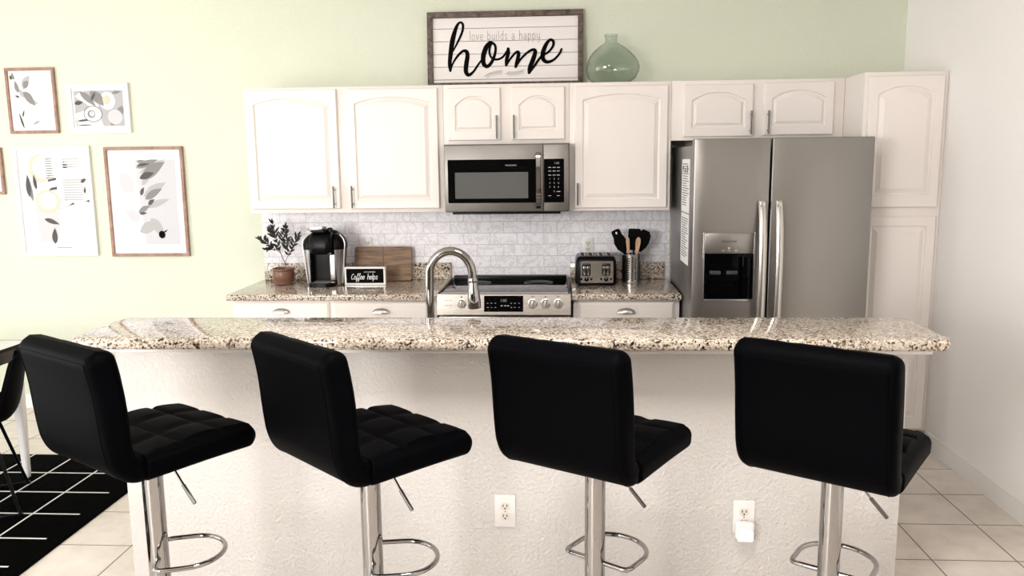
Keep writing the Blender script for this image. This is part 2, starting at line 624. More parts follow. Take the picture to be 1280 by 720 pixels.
# ceiling lamp over the seating side of the bar (out of frame; its light is in the photograph)
lamp = thing('ceiling_lamp', 'round flush ceiling lamp above the bar stools', 'lamp', (0.1, -3.85, ROOM_H))
bm = BM(); lathe(bm, [(0.30, -0.001), (0.30, -0.045), (0.285, -0.05), (0.285, -0.001)], 40)
obj('lamp_rim', bm, 'white_plastic', lamp)
bm = BM(); lathe(bm, [(0.28, -0.002), (0.28, -0.04), (0.22, -0.058), (0.1, -0.066)], 40)
obj('diffuser', bm, 'lamp', lamp)
area_light('ceiling_lamp_light', (0.1, -3.85, ROOM_H - 0.085), (0, 0, -1), 0.56, 0.56, CEILING_POWER, (1.0, 0.96, 0.92))

# marble-look tile sheet of the back wall
bm = BM(); box(bm, -1.87, 0.815, -0.010, 0.0, 0.80, 1.372)
struct('trim_1', bm, 'tile', 'marble look subway tile backsplash on the back wall', None)

# ------------------------------------------------------------------ half wall under the bar
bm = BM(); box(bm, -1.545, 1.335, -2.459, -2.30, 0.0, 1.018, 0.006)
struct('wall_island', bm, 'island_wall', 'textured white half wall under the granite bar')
bm = BM(); box(bm, -1.565, 1.355, -2.595, -2.28, 1.018, 1.038, 0.004)
struct('trim_2', bm, 'trim', 'white strip under the granite bar')


def slab(bm, x0, x1, y0, y1, z0, z1, rc, edge=0.012, corners=(1, 1, 1, 1)):
    """countertop slab with rounded plan corners and bullnose edge"""
    def outline(ins):
        pts = []
        for (cx, cy, a0, on) in ((x1, y1, 0, corners[0]), (x0, y1, 90, corners[1]), (x0, y0, 180, corners[2]), (x1, y0, 270, corners[3])):
            r = rc if on else 0.004
            sx = -1 if cx == x1 else 1
            sy = -1 if cy == y1 else 1
            ox, oy = cx + sx * r, cy + sy * r
            for k in range(7):
                a = math.radians(a0 + 90 * k / 6)
                rr = max(r - ins, 0.0005)
                px = ox + math.cos(a) * rr
                py = oy + math.sin(a) * rr
                if r < ins:
                    px = cx + sx * ins; py = cy + sy * ins
                    px += math.cos(a) * 0.0005; py += math.sin(a) * 0.0005
                pts.append((px, py))
        return pts
    loops = []
    for k in range(5):
        a = PI / 2 * k / 4
        loops.append((edge * (1 - math.sin(a)), z0 + edge * (1 - math.cos(a))))
    for k in range(5):
        a = PI / 2 * k / 4
        loops.append((edge * (1 - math.cos(a)), z1 - edge * (1 - math.sin(a))))
    loft(bm, [[(x, y, z) for x, y in outline(i)] for i, z in loops])


bm = BM(); slab(bm, -1.61, 1.402, -2.645, -2.245, 1.038, 1.079, 0.045, 0.014)
tag(obj('bar_countertop', bm, 'granite'), 'long speckled granite bar top on the white half wall', 'countertop')

# ------------------------------------------------------------------ kitchen side of the island (faucet stands here)
sc = thing('sink_cabinet', 'cream sink base cabinet behind the half wall', 'cabinet', (0, 0, 0))
bm = BM(); box(bm, -1.54, 1.33, -2.295, -1.72, 0.1, 0.873, 0.003); obj('body', bm, 'cabinet', sc)
bm = BM(); box(bm, -1.54, 1.33, -2.295, -1.78, 0.0, 0.1); obj('toe_kick', bm, 'dark_gap', sc)
bm = BM(); slab(bm, -1.56, 1.35, -2.297, -1.66, 0.873, 0.910, 0.02, 0.01)
tag(obj('sink_countertop', bm, 'granite'), 'lower granite worktop behind the bar, under the faucet', 'countertop')

FX, FY = -0.416, -2.10
fa = thing('kitchen_faucet', 'chrome gooseneck kitchen faucet rising behind the granite bar', 'faucet', (FX, FY, 0.910))
bm = BM(); lathe(bm, [(0.032, 0), (0.032, 0.006), (0.026, 0.012), (0.024, 0.05), (0.0215, 0.055)], 32); obj('base', bm, 'chrome', fa)
pts = [(0, 0, 0.05), (0, 0, 0.12), (0, 0, 0.2), (0, 0, 0.255), (0.0, 0, 0.315)]
Rg = 0.0875
pts = [(0, 0, 0.05), (0, 0, 0.12), (0, 0, 0.2), (0, 0, 0.26)]
for k in range(1, 15):
    a = PI - (PI - 0.12) * k / 14
    pts.append((Rg + Rg * math.cos(a), 0, 0.312 + Rg * 1.12 * math.sin(a)))
pts += [(0.1755, 0, 0.285)]
bm = BM(); tube(bm, pts, 0.0175, 20); obj('spout', bm, 'chrome', fa)
bm = BM()
tube(bm, [(0.175, 0, 0.300), (0.176, 0, 0.292), (0.176, 0, 0.287), (0.1762, 0, 0.283), (0.178, 0, 0.25), (0.180, 0, 0.21), (0.1815, 0, 0.182), (0.182, 0, 0.176)],
     [0.0185, 0.0205, 0.0205, 0.018, 0.0225, 0.0265, 0.027, 0.023], 24)
obj('spray_head', bm, 'chrome', fa)
bm = BM(); tube(bm, [(0, -0.02, 0.035), (0, -0.045, 0.045), (-0.005, -0.09, 0.08)], [0.009, 0.008, 0.006], 12); obj('lever', bm, 'chrome', fa)

# ------------------------------------------------------------------ cabinets


def arch_outline(xl, xr, zb, zc, zp, nb=10, ns=8, na=22):
    """outline with a segmental arch on top (zc spring, zp crown)"""
    P = []
    for k in range(nb):
        P.append((xr + (xl - xr) * k / nb, zb))
    for k in range(ns):
        P.append((xl, zb + (zc - zb) * k / ns))
    for k in range(na):
        t = k / na
        x = xl + (xr - xl) * t
        s = 2 * t - 1
        P.append((x, zc + (zp - zc) * (1 - abs(s) ** 2.2)))
    for k in range(ns):
        P.append((xr, zc + (zb - zc) * k / ns))
    return P


def rect_outline(x0, x1, z0, z1, nb=10, ns=8, na=22):
    P = []
    for k in range(nb):
        P.append((x1 + (x0 - x1) * k / nb, z0))
    for k in range(ns):
        P.append((x0, z0 + (z1 - z0) * k / ns))
    for k in range(na):
        P.append((x0 + (x1 - x0) * k / na, z1))
    for k in range(ns):
        P.append((x1, z1 + (z0 - z1) * k / ns))
    return P


def door_mesh(x0, x1, z0, z1, yb, t=0.02, sl=0.05, bot=0.052, top=0.075, rise=0.04, flat=False, bev=0.032):
    """raised-panel door; front faces -y; yb is its back plane"""
    bm = BM()
    def L(o, d):
        return [(x, yb - d, z) for x, z in o]
    def A(i):
        zc = z1 - top - rise
        zp = z1 - top
        if flat:
            zc = zp
        return arch_outline(x0 + sl + i, x1 - sl - i, z0 + bot + i, zc - i * (1.0 if flat else 0.85), zp - i)
    e = 0.005
    loops = [L(rect_outline(x0, x1, z0, z1), 0), L(rect_outline(x0, x1, z0, z1), t - e), L(rect_outline(x0 + e * .4, x1 - e * .4, z0 + e * .4, z1 - e * .4), t - e * .4),
             L(rect_outline(x0 + e, x1 - e, z0 + e, z1 - e), t), L(A(0), t), L(A(0.004), t - 0.0095), L(A(0.009), t - 0.011), L(A(bev), t - 0.0015), L(A(bev + 0.003), t - 0.0002)]
    loft(bm, loops)
    return bm


def bar_pull(x, z0, z1, yf, parent, axis='z', r=0.0052):
    bm = BM()
    cyl(bm, (x, yf - 0.026, z0), (x, yf - 0.026, z1), r, n=14, bev=0.001)
    for z in (z0 + 0.022, z1 - 0.022):
        cyl(bm, (x, yf + 0.0005, z), (x, yf - 0.026, z), r * 0.8, n=12)
    return obj('handle', bm, 'gunmetal', parent)


def cup_pull(x, z, yf, parent):
    bm = BM()
    loops = []
    for k in range(9):
        a = PI * k / 8          # across the cup
        w = 0.054
        prof = []
        for j in range(8):
            b_ = PI / 2 * j / 7  # from face (top) out to the front rim
            rr = math.sin(a) ** 0.8 if 0 < k < 8 else 0.0
            prof.append((x - w * math.cos(a), yf - 0.026 * math.sin(b_) * rr - 0.001, z + 0.030 * math.cos(b_) * rr - 0.012 * (1 - rr) * 0))
        loops.append(prof)
    loft(bm, loops, closed=False, cap0=False, cap1=False)
    bmesh.ops.remove_doubles(bm, verts=bm.verts[:], dist=1e-5)
    bmesh.ops.solidify(bm, geom=bm.faces[:], thickness=0.0025)
    return obj('cup_pull', bm, 'nickel', parent)


def cab_body(bm, x0, x1, yb, yf, z0, z1):
    box(bm, x0, x1, yf, yb, z0, z1, 0.002)


def wall_cabinet(name, label, x0, x1, z0, z1, doors, depth=0.305, group='cream wall cabinets'):
    t = thing(name, label, 'cabinet', (0, 0, 0), 0, group)
    bm = BM(); cab_body(bm, x0, x1, -0.0115 if z0 < 1.4 else -0.001, -depth, z0, z1); obj('body', bm, 'cabinet', t)
    for d in doors:
        bm = door_mesh(*d['r'], -depth, **d.get('kw', {}))
        o = obj('door', bm, 'cabinet', t, 12)
        if 'h' in d:
            bar_pull(*d['h'], -depth - 0.02, o)
    return t


ZT, ZB = 2.131, 1.367
wall_cabinet('wall_cabinet', 'cream double-door wall cabinet above the coffee maker', -1.832, -0.600, ZB, ZT, [
    dict(r=(-1.815, -1.252, 1.392, 2.116), h=(-1.286, 1.398, 1.532), kw=dict(sl=0.046, bot=0.05, top=0.048, rise=0.038)),
    dict(r=(-1.189, -0.632, 1.390, 2.114), h=(-1.172, 1.398, 1.532), kw=dict(sl=0.046, bot=0.05, top=0.048, rise=0.038))])
wall_cabinet('wall_cabinet', 'short cream two-door wall cabinet directly above the microwave', -0.599, 0.163, 1.775, ZT, [
    dict(r=(-0.570, -0.250, 1.799, 2.111), h=(-0.272, 1.806, 1.945), kw=dict(sl=0.044, bot=0.056, top=0.050, rise=0.056, bev=0.02)),
    dict(r=(-0.183, 0.136, 1.799, 2.110), h=(-0.168, 1.806, 1.945), kw=dict(sl=0.044, bot=0.056, top=0.050, rise=0.056, bev=0.02))])
wc = wall_cabinet('wall_cabinet', 'cream single-door wall cabinet above the toaster', 0.164, 0.772, ZB, ZT, [
    dict(r=(0.197, 0.751, 1.384, 2.109), h=(0.214, 1.402, 1.536), kw=dict(sl=0.046, bot=0.05, top=0.048, rise=0.034))])
wall_cabinet('wall_cabinet', 'short cream two-door wall cabinet above the fridge', 0.773, 1.779, 1.782, ZT, [
    dict(r=(0.843, 1.249, 1.802, 2.107), h=(1.234, 1.812, 1.950), kw=dict(sl=0.046, bot=0.054, top=0.045, rise=0.048, bev=0.024)),
    dict(r=(1.310, 1.716, 1.806, 2.112), h=(1.335, 1.812, 1.950), kw=dict(sl=0.046, bot=0.054, top=0.045, rise=0.048, bev=0.024))])

pa = thing('pantry_cabinet', 'tall cream pantry cabinet between the fridge and right wall', 'cabinet')
bm = BM(); cab_body(bm, 1.781, 2.229, -0.001, -0.615, 0.09, ZT); obj('body', bm, 'cabinet', pa)
bm = BM(); box(bm, 1.785, 2.229, -0.54, -0.002, 0.0, 0.09); obj('toe_kick', bm, 'dark_gap', pa)
o = obj('door', door_mesh(1.803, 2.206, 1.392, 2.110, -0.615, sl=0.05, bot=0.07, top=0.055, rise=0.045), 'cabinet', pa, 12)
bar_pull(1.822, 1.40, 1.54, -0.635, o)
o = obj('door', door_mesh(1.803, 2.206, 0.105, 1.340, -0.615, sl=0.05, bot=0.07, top=0.052, rise=0.0, flat=True), 'cabinet', pa, 12)
bar_pull(1.822, 1.19, 1.33, -0.635, o)


def drawer_front(bm, x0, x1, z0, z1, yb, t=0.019):
    e = 0.010
    def R(i, d):
        return [(x0 + i, yb - d, z0 + i), (x1 - i, yb - d, z0 + i), (x1 - i, yb - d, z1 - i), (x0 + i, yb - d, z1 - i)]
    loft(bm, [R(0, 0), R(0, t - 0.007), R(0.003, t - 0.006), R(e, t - 0.001), R(e + 0.003, t)])


def base_cabinet(label, x0, x1, fronts):
    t = thing('base_cabinet', label, 'cabinet', (0, 0, 0), 0, 'cream base cabinets')
    bm = BM(); box(bm, x0, x1, -0.60, -0.011, 0.1, 0.866, 0.002); obj('body', bm, 'cabinet', t)
    bm = BM(); box(bm, x0 + 0.003, x1 - 0.003, -0.53, -0.015, 0.0, 0.1); obj('toe_kick', bm, 'dark_gap', t)
    for (a, b) in fronts:
        bm = BM(); drawer_front(bm, a, b, 0.712, 0.852, -0.60)
        d = obj('drawer', bm, 'cabinet', t, 12)
        cup_pull((a + b) / 2, 0.790, -0.619, d)
        obj('door', door_mesh(a, b, 0.115, 0.698, -0.60, top=0.05, rise=0.035), 'cabinet', t, 12)
    return t


base_cabinet('cream two-drawer base cabinet under the coffee maker', -1.86, -0.622, [(-1.845, -1.268), (-1.242, -0.665)])
base_cabinet('cream single-drawer base cabinet under the toaster', 0.184, 0.800, [(0.215, 0.768)])


def back_counter(label, x0, x1, corners):
    t = thing('kitchen_countertop', label, 'countertop', (0, 0, 0), 0, 'granite worktops along the back wall')
    bm = BM(); slab(bm, x0, x1, -0.645, -0.011, 0.866, 0.905, 0.012, 0.011, corners); obj('slab', bm, 'granite', t)
    return t


kc = back_counter('granite worktop with the coffee maker on it', -1.885, -0.612, (0, 0, 1, 0))
bm = BM(); box(bm, -1.868, -0.612, -0.031, -0.0105, 0.905, 1.016, 0.003); obj('backsplash', bm, 'granite', kc)
kc = back_counter('granite worktop with the toaster on it', 0.172, 0.806, (0, 0, 0, 0))
bm = BM(); box(bm, 0.172, 0.780, -0.031, -0.0105, 0.905, 1.016, 0.003); obj('backsplash', bm, 'granite', kc)

# ------------------------------------------------------------------ range
RX0, RX1 = -0.608, 0.168
rg = thing('electric_range', 'stainless slide-in electric range with black glass top', 'range', ((RX0 + RX1) / 2, 0, 0))
hw = (RX1 - RX0) / 2
bm = BM(); box(bm, -hw + 0.003, hw - 0.003, -0.60, -0.03, 0.02, 0.88, 0.003); obj('body', bm, 'steel', rg)
bm = BM(); box(bm, -hw + 0.012, hw - 0.012, -0.655, -0.045, 0.882, 0.909, 0.004); cook = obj('cooktop', bm, 'cooktop', rg)
for sx in (-1, 1):
    bm = BM(); box(bm, sx * (hw - 0.009) - 0.005, sx * (hw - 0.009) + 0.005, -0.66, -0.04, 0.88, 0.918, 0.002); obj('side_trim', bm, 'black', rg)
bm = BM(); box(bm, -hw + 0.02, hw - 0.02, -0.085, -0.03, 0.895, 0.936, 0.006); obj('rear_vent', bm, 'black', rg)
for (bx, by, br_) in ((-0.19, -0.47, 0.10), (0.19, -0.47, 0.075), (-0.19, -0.2, 0.075), (0.19, -0.2, 0.09)):
    bm = BM()
    tube(bm, [(bx + br_ * math.cos(a * PI / 20), by + br_ * math.sin(a * PI / 20), 0.9092) for a in range(40)], 0.0008, 6, True)
    obj('burner_ring', bm, 'grey_ink', cook)
# tilted control panel: bottom (-0.70, z .79), top (-0.665, z .912)
TOPY, BOTY, PZ0, PZ1 = -0.672, -0.695, 0.790, 0.913
bm = BM()
prof = [(-0.60, PZ0), (BOTY, PZ0), (BOTY - 0.003, PZ0 + 0.004), (TOPY - 0.002, PZ1 - 0.003), (TOPY + 0.004, PZ1), (-0.62, PZ1)]
loft(bm, [[(x, y, z) for y, z in prof] for x in (-hw, hw)])
panel = obj('control_panel', bm, 'steel', rg, 20)


def PANEL(u, z, d):       # u across, z height, d outwards
    t = (z - PZ0) / (PZ1 - PZ0)
    return (u, BOTY - 0.0035 + (TOPY - BOTY) * t - d, z)


def ppoly(u0, u1, z0, z1):
    return [(u0, z0), (u1, z0), (u1, z1), (u0, z1)]


bm = BM(); prism(bm, ppoly(-0.113, 0.114, 0.811, 0.902), PANEL, 0, 0.002); obj('display_panel', bm, 'black_glass', panel)
bm = BM()
for zz in (0.834, 0.858):
    for uu in (-0.092, -0.07, -0.048, 0.045, 0.066, 0.090):
        prism(bm, ppoly(uu - 0.0045, uu + 0.0045, zz, zz + 0.003), PANEL, 0.002, 0.0026)
for uu in (-0.01, 0.01, 0.027):
    prism(bm, ppoly(uu - 0.007, uu + 0.005, 0.842, 0.848), PANEL, 0.002, 0.0026)
bm2 = text_mesh('1:03', 0.022, lambda u, v, d: PANEL(u, v + 0.868, d), 0.0026)
merge(bm, bm2)
obj('display_markings', bm, 'display', panel)
bm = BM()
for zz in (0.845, 0.873):
    for uu in (-0.34, -0.326, -0.308):
        prism(bm, ppoly(uu - 0.005, uu + 0.004, zz, zz + 0.003), PANEL, 0, 0.0006)
for uu in (-0.245, -0.166, 0.169, 0.243, 0.317):
    prism(bm, ppoly(uu - 0.006, uu + 0.006, 0.893, 0.899), PANEL, 0, 0.0006)
obj('panel_marking', bm, 'grey_ink', panel)
for uu in (-0.245, -0.166, 0.169, 0.243, 0.317):
    c0 = Vector(PANEL(uu, 0.858, 0)); c1 = Vector(PANEL(uu, 0.858, 0.026))
    bm = BM()
    tube(bm, [c0, c0.lerp(c1, 0.15), c0.lerp(c1, 0.2), c0.lerp(c1, 0.9), c1], [0.028, 0.028, 0.0245, 0.022, 0.020], 28)
    k = obj('knob', bm, 'bright_steel', panel)
    bm = BM()
    cc = c1
    box(bm, uu - 0.0045, uu + 0.0045, cc.y - 0.010, cc.y + 0.003, 0.838, 0.879, 0.002)
    obj('grip', bm, 'bright_steel', k)
bm = BM(); box(bm, -hw + 0.004, hw - 0.004, -0.655, -0.60, 0.20, 0.775, 0.004); dr = obj('oven_door', bm, 'steel', rg)
bm = BM(); box(bm, -0.25, 0.25, -0.657, -0.654, 0.30, 0.62, 0.001); obj('oven_window', bm, 'black_glass', dr)
bm = BM(); cyl(bm, (-0.33, -0.705, 0.735), (0.33, -0.705, 0.735), 0.011, n=16)
for sx in (-0.30, 0.30):
    cyl(bm, (sx, -0.654, 0.735), (sx, -0.705, 0.735), 0.009, n=12)
obj('oven_handle', bm, 'steel', dr)
bm = BM(); box(bm, -hw + 0.004, hw - 0.004, -0.65, -0.60, 0.03, 0.19, 0.004); obj('drawer', bm, 'steel', rg)

# ------------------------------------------------------------------ microwave
mw = thing('microwave', 'stainless over-the-range microwave under the short cabinet', 'microwave', (0, 0, 0))
MX0, MX1, MZ0, MZ1, MY = -0.586, 0.161, 1.367, 1.768, -0.405
bm = BM(); box(bm, MX0 + 0.002, MX1 - 0.002, MY + 0.03, -0.012, MZ0, MZ1 + 0.006, 0.003); obj('body', bm, 'gunmetal', mw)
SEAM = 0.008
bm = BM(); box(bm, MX0, SEAM - 0.0015, MY, MY + 0.03, MZ0 + 0.004, MZ1, 0.004); md = obj('door', bm, 'steel_microwave', mw)
bm = BM(); box(bm, SEAM + 0.0015, MX1, MY, MY + 0.03, MZ0 + 0.004, MZ1, 0.004); mp_ = obj('control_panel', bm, 'steel_microwave', mw)


def FRONT(y):
    return lambda u, v, d: (u, y - d, v)


def rrect(x0, x1, z0, z1, r, n=5):
    P = []
    for cx, cz, a0 in ((x1 - r, z1 - r, 0), (x0 + r, z1 - r, 90), (x0 + r, z0 + r, 180), (x1 - r, z0 + r, 270)):
        for k in range(n + 1):
            a = math.radians(a0 + 90 * k / n)
            P.append((cx + r * math.cos(a), cz + r * math.sin(a)))
    return P


fm = FRONT(MY)
bm = BM(); prism(bm, rrect(-0.566, -0.010, 1.424, 1.683, 0.006), fm, -0.001, 0.003); gl = obj('window', bm, 'black_glass', md)
bm = BM(); prism(bm, rrect(-0.523, -0.083, 1.451, 1.607, 0.002), fm, 0.003, 0.0034)
MT['dark_lever'] = mat('dark_grey_plastic', (0.035, 0.034, 0.033), 0.4)
MT['mw_screen'] = mat('grey_screen_glass', (0.12, 0.12, 0.12), 0.08, spec=0.15)
obj('screen', bm, 'mw_screen', gl)
bm = BM(); prism(bm, rrect(SEAM + 0.004, 0.132, 1.424, 1.683, 0.006), fm, -0.001, 0.003); kp = obj('keypad', bm, 'black_glass', mp_)
bm = BM()
kx = (0.047, 0.073, 0.098)
for i, zz in enumerate((1.630, 1.609, 1.585)):
    for x in kx:
        prism(bm, [(x - 0.009, zz), (x + 0.008, zz), (x + 0.008, zz + 0.004), (x - 0.009, zz + 0.004)], fm, 0.003, 0.0034)
for x in (kx[0], kx[2]):
    prism(bm, [(x - 0.009, 1.463), (x + 0.008, 1.463), (x + 0.008, 1.466), (x - 0.009, 1.466)], fm, 0.003, 0.0034)
prism(bm, [(0.088, 1.487), (0.110, 1.487), (0.110, 1.491), (0.088, 1.491)], fm, 0.003, 0.0034)
for r_, row in enumerate(('123', '456', '789', ' 0 ')):
    for c_, ch in enumerate(row):
        if ch != ' ':
            merge(bm, text_mesh(ch, 0.014, (lambda X, Z: (lambda u, v, d: (X + u, MY - d, Z + v)))(kx[c_], 1.560 - 0.0245 * r_), 0.0034))
obj('key_markings', bm, 'light_grey_ink', kp)
bm = text_mesh('1:03', 0.018, lambda u, v, d: (0.088 + u, MY - d, 1.652 + v), 0.0034)
obj('clock_digits', bm, 'display', kp)
bm = text_mesh('FRIGIDAIRE', 0.0125, lambda u, v, d: (-0.186 + u, MY - d, 1.643 + v), 0.0034, 1.05)
obj('logo', bm, 'light_grey_ink', gl)
bm = BM()
hz = [(1.386, -0.004), (1.392, 0.018), (1.41, 0.034), (1.47, 0.042), (1.55, 0.045), (1.64, 0.042), (1.70, 0.034), (1.716, 0.018), (1.722, -0.004)]
loft(bm, [[(-0.021 + w, MY - d, z), (-0.021 + w * 0.8, MY - d - 0.008, z), (-0.021 - w * 0.8, MY - d - 0.008, z), (-0.021 - w, MY - d, z), (-0.021 - w * 0.8, MY - d + 0.004, z), (-0.021 + w * 0.8, MY - d + 0.004, z)] for z, d in hz for w in (0.0155,)])
obj('handle', bm, 'chrome', md)
bm = BM(); box(bm, MX0 + 0.04, MX1 - 0.05, MY + 0.02, -0.05, MZ0 - 0.012, MZ0, 0.003); obj('vent_base', bm, 'black', mw)

# ------------------------------------------------------------------ refrigerator
FX0, FX1, FYF = 0.813, 1.735, -0.946
fr = thing('refrigerator', 'stainless side-by-side refrigerator with ice and water dispenser', 'refrigerator', (0, 0, 0))
bm = BM(); box(bm, FX0 + 0.004, FX1 - 0.004, -0.866, -0.05, 0.02, 1.742, 0.004); obj('body', bm, 'fridge_side', fr)
bm = BM(); box(bm, FX0 + 0.03, FX1 - 0.03, -0.86, -0.80, 0.0, 0.06); obj('grille', bm, 'black', fr)
SX = 1.206
# left door with a real recess for the dispenser
dx0, dx1, dz0, dz1 = 0.873, 1.140, 0.925, 1.282
bm = BM()
xs = [FX0, dx0, dx1, SX]; zs = [0.065, dz0, dz1, 1.777]
def quadbox(bm, x0, x1, y0, y1, z0, z1):
    box(bm, x0, x1, y0, y1, z0, z1)
e = 0.006
# front face grid with hole
gx = [FX0 + e, dx0, dx1, SX - e]; gz = [zs[0] + e, dz0, dz1, zs[3] - e]
V = {(i, j): bm.verts.new((gx[i], FYF, gz[j])) for i in range(4) for j in range(4)}
for i in range(3):
    for j in range(3):
        if not (i == 1 and j == 1):
            bm.faces.new((V[i, j], V[i + 1, j], V[i + 1, j + 1], V[i, j + 1]))
# recess
RD = 0.062
H = [V[1, 1], V[2, 1], V[2, 2], V[1, 2]]
HB = [bm.verts.new((v.co.x, FYF + RD, v.co.z)) for v in H]
for k in range(4):
    bm.faces.new((H[k], H[(k + 1) % 4], HB[(k + 1) % 4], HB[k]))
bm.faces.new(HB)
# rounded outer edge and sides
outer = [V[0, 0], V[1, 0], V[2, 0], V[3, 0], V[3, 1], V[3, 2], V[3, 3], V[2, 3], V[1, 3], V[0, 3], V[0, 2], V[0, 1]]
def push(v, k, y):
    x, z = v.co.x, v.co.z
    x += -k if abs(x - gx[0]) < 1e-6 else (k if abs(x - gx[3]) < 1e-6 else 0)
    z += -k if abs(z - gz[0]) < 1e-6 else (k if abs(z - gz[3]) < 1e-6 else 0)
    return bm.verts.new((x, y, z))
prev = outer
for (k, y) in ((e * 0.7, FYF + e * 0.3), (e, FYF + e), (e, -0.872)):
    cur = [push(v, k, y) for v in outer]
    for i in range(12):
        bm.faces.new((prev[i], prev[(i + 1) % 12], cur[(i + 1) % 12], cur[i]))
    prev = cur
bm.faces.new(prev)
dl = obj('door', bm, 'steel_fridge', fr, 25)
bm = BM(); box(bm, SX + 0.010, FX1, FYF, -0.872, 0.065, 1.777, 0.006, 3); dr_ = obj('door', bm, 'steel_fridge', fr, 25)
# dispenser
fy = FYF
di = BM()
for (a, b, c, d) in ((dx0 - 0.004, dx0 + 0.004, dz0 - 0.006, dz1 + 0.004), (dx1 - 0.004, dx1 + 0.004, dz0 - 0.006, dz1 + 0.004), (dx0 - 0.004, dx1 + 0.004, dz0 - 0.010, dz0 + 0.001)):
    box(di, a, b, fy - 0.004, fy + 0.004, c, d, 0.0015)
disp = obj('dispenser_frame', di, 'silver_plastic', dl)
bm = BM(); box(bm, dx0 + 0.004, dx1 - 0.004, fy - 0.002, fy + 0.05, 1.172, dz1, 0.003); dcp = obj('dispenser_panel', bm, 'steel_fridge', dl)
bm = BM()
box(bm, dx0 + 0.004, dx1 - 0.004, fy + 0.052, fy + 0.060, dz0 + 0.003, 1.172)
box(bm, dx0 + 0.004, dx0 + 0.020, fy + 0.001, fy + 0.052, dz0 + 0.003, 1.172)
box(bm, dx1 - 0.060, dx1 - 0.004, fy + 0.001, fy + 0.052, dz0 + 0.003, 1.172, 0.004)
box(bm, dx0 + 0.02, dx1 - 0.06, fy + 0.001, fy + 0.052, dz0 + 0.003, dz0 + 0.016)
box(bm, dx0 + 0.004, dx1 - 0.004, fy + 0.0005, fy + 0.052, 1.155, 1.172)
obj('dispenser_recess', bm, 'black_glass', dl)
for lx in (0.040, 0.130):
    bm = BM(); box(bm, dx0 + lx, dx0 + lx + 0.059, fy + 0.030, fy + 0.0525, 1.055, 1.075, 0.003); obj('dispenser_lever', bm, 'dark_lever', dl)
bm = text_mesh('FRIGIDAIRE', 0.0145, lambda u, v, d: (1.006 + u, fy - d, 1.232 + v), 0.0026, 1.05)
obj('logo', bm, 'ink', dcp)
bm = BM()
for x in (0.975, 1.006, 1.042):
    prism(bm, [(x - 0.007, 1.187), (x + 0.007, 1.187), (x + 0.007, 1.190), (x - 0.007, 1.190)], lambda u, v, d: (u, fy - d, v), 0.002, 0.0026)
prism(bm, rrect(1.001, 1.011, 1.198, 1.206, 0.003), lambda u, v, d: (u, fy - d, v), 0.002, 0.0026)
obj('dispenser_button', bm, 'white_plastic', dcp)
# long bowed handles
for cx, par, s in ((1.168, dl, -1), (1.255, dr_, 1)):
    bm = BM()
    prof = []
    for k in range(25):
        t = k / 24
        z = 0.62 + (1.452 - 0.62) * t
        bow = 0.062 * (1 - abs(2 * t - 1) ** 3.0)
        prof.append((z, 0.008 + bow))
    w = 0.0205
    loft(bm, [[(cx + w * math.cos(a) , FYF - d - 0.011 * math.sin(a), z) for a in [2 * PI * q / 16 for q in range(16)]] for z, d in prof])
    for z in (0.64, 1.432):
        box(bm, cx - 0.014, cx + 0.014, FYF - 0.03, FYF + 0.0, z - 0.02, z + 0.015, 0.004)
    obj('handle', bm, 'nickel', par)
bm = BM(); box(bm, FX0 + 0.02, FX0 + 0.08, -0.90, -0.80, 1.743, 1.765, 0.005); obj('hinge_cover', bm, 'black', fr)
# two notices on the left side
for i, (z0, z1, lab) in enumerate(((1.375, 1.672, 'white energy notice sheet on the fridge side, the upper one'), (1.085, 1.368, 'white printed notice sheet on the fridge side, the lower one'))):
    t = thing('notice_sheet', lab, 'notice', (FX0 + 0.004, -0.62, (z0 + z1) / 2), 0, 'notices on the fridge side')
    h = (z1 - z0) / 2
    bm = BM(); box(bm, -0.0012, -0.0002, -0.16, 0.13, -h, h); obj('sheet', bm, 'paper', t)
    bm = BM()
    z = h - 0.03
    rr = random.Random(i + 3)
    while z > -h + 0.03:
        yl = 0.11 - rr.random() * 0.02
        box(bm, -0.0016, -0.0011, -0.14 + rr.random() * 0.1, yl, z, z + 0.005)
        z -= 0.0135
    if i == 0:
        for (a, b, c, d) in ((-0.10, -0.06, h - 0.075, h - 0.035), (-0.02, 0.02, h - 0.075, h - 0.05), (0.05, 0.1, h - 0.06, h - 0.04)):
            box(bm, -0.0018, -0.0011, a, b, c, d)
    obj('printed_lines', bm, 'grey_ink', t)

# ------------------------------------------------------------------ outlets


def outlet(label, x, z, yw, w=0.072, h=0.115):
    t = thing('wall_outlet', label, 'outlet', (x, yw, z), 0, 'duplex wall outlets')
    bm = BM(); box(bm, -w / 2, w / 2, -0.006, -0.0002, -h / 2, h / 2, 0.003); pl = obj('cover_plate', bm, 'white_plastic', t)
    for s in (1, -1):
        bm = BM()
        prism(bm, rrect(-0.017, 0.017, s * 0.0195 - 0.0145, s * 0.0195 + 0.0145, 0.012), lambda u, v, d: (u, -d, v), 0.004, 0.0082)
        sk = obj('socket', bm, 'ivory_plastic', t)
        bm = BM()
        for (a, b) in ((-0.0085, -0.0055), (0.0055, 0.0085)):
            box(bm, a, b, -0.0087, -0.0075, s * 0.0195 - 0.002, s * 0.0195 + 0.008)
        prism(bm, rrect(-0.003, 0.003, s * 0.0195 - 0.0105, s * 0.0195 - 0.005, 0.0025), lambda u, v, d: (u, -d, v), 0.0075, 0.0087)
        obj('slot', bm, 'ink', sk)
    bm = BM(); cyl(bm, (0, -0.0055, 0), (0, -0.0072, 0), 0.003, n=12); obj('screw', bm, 'nickel', t)
    return t


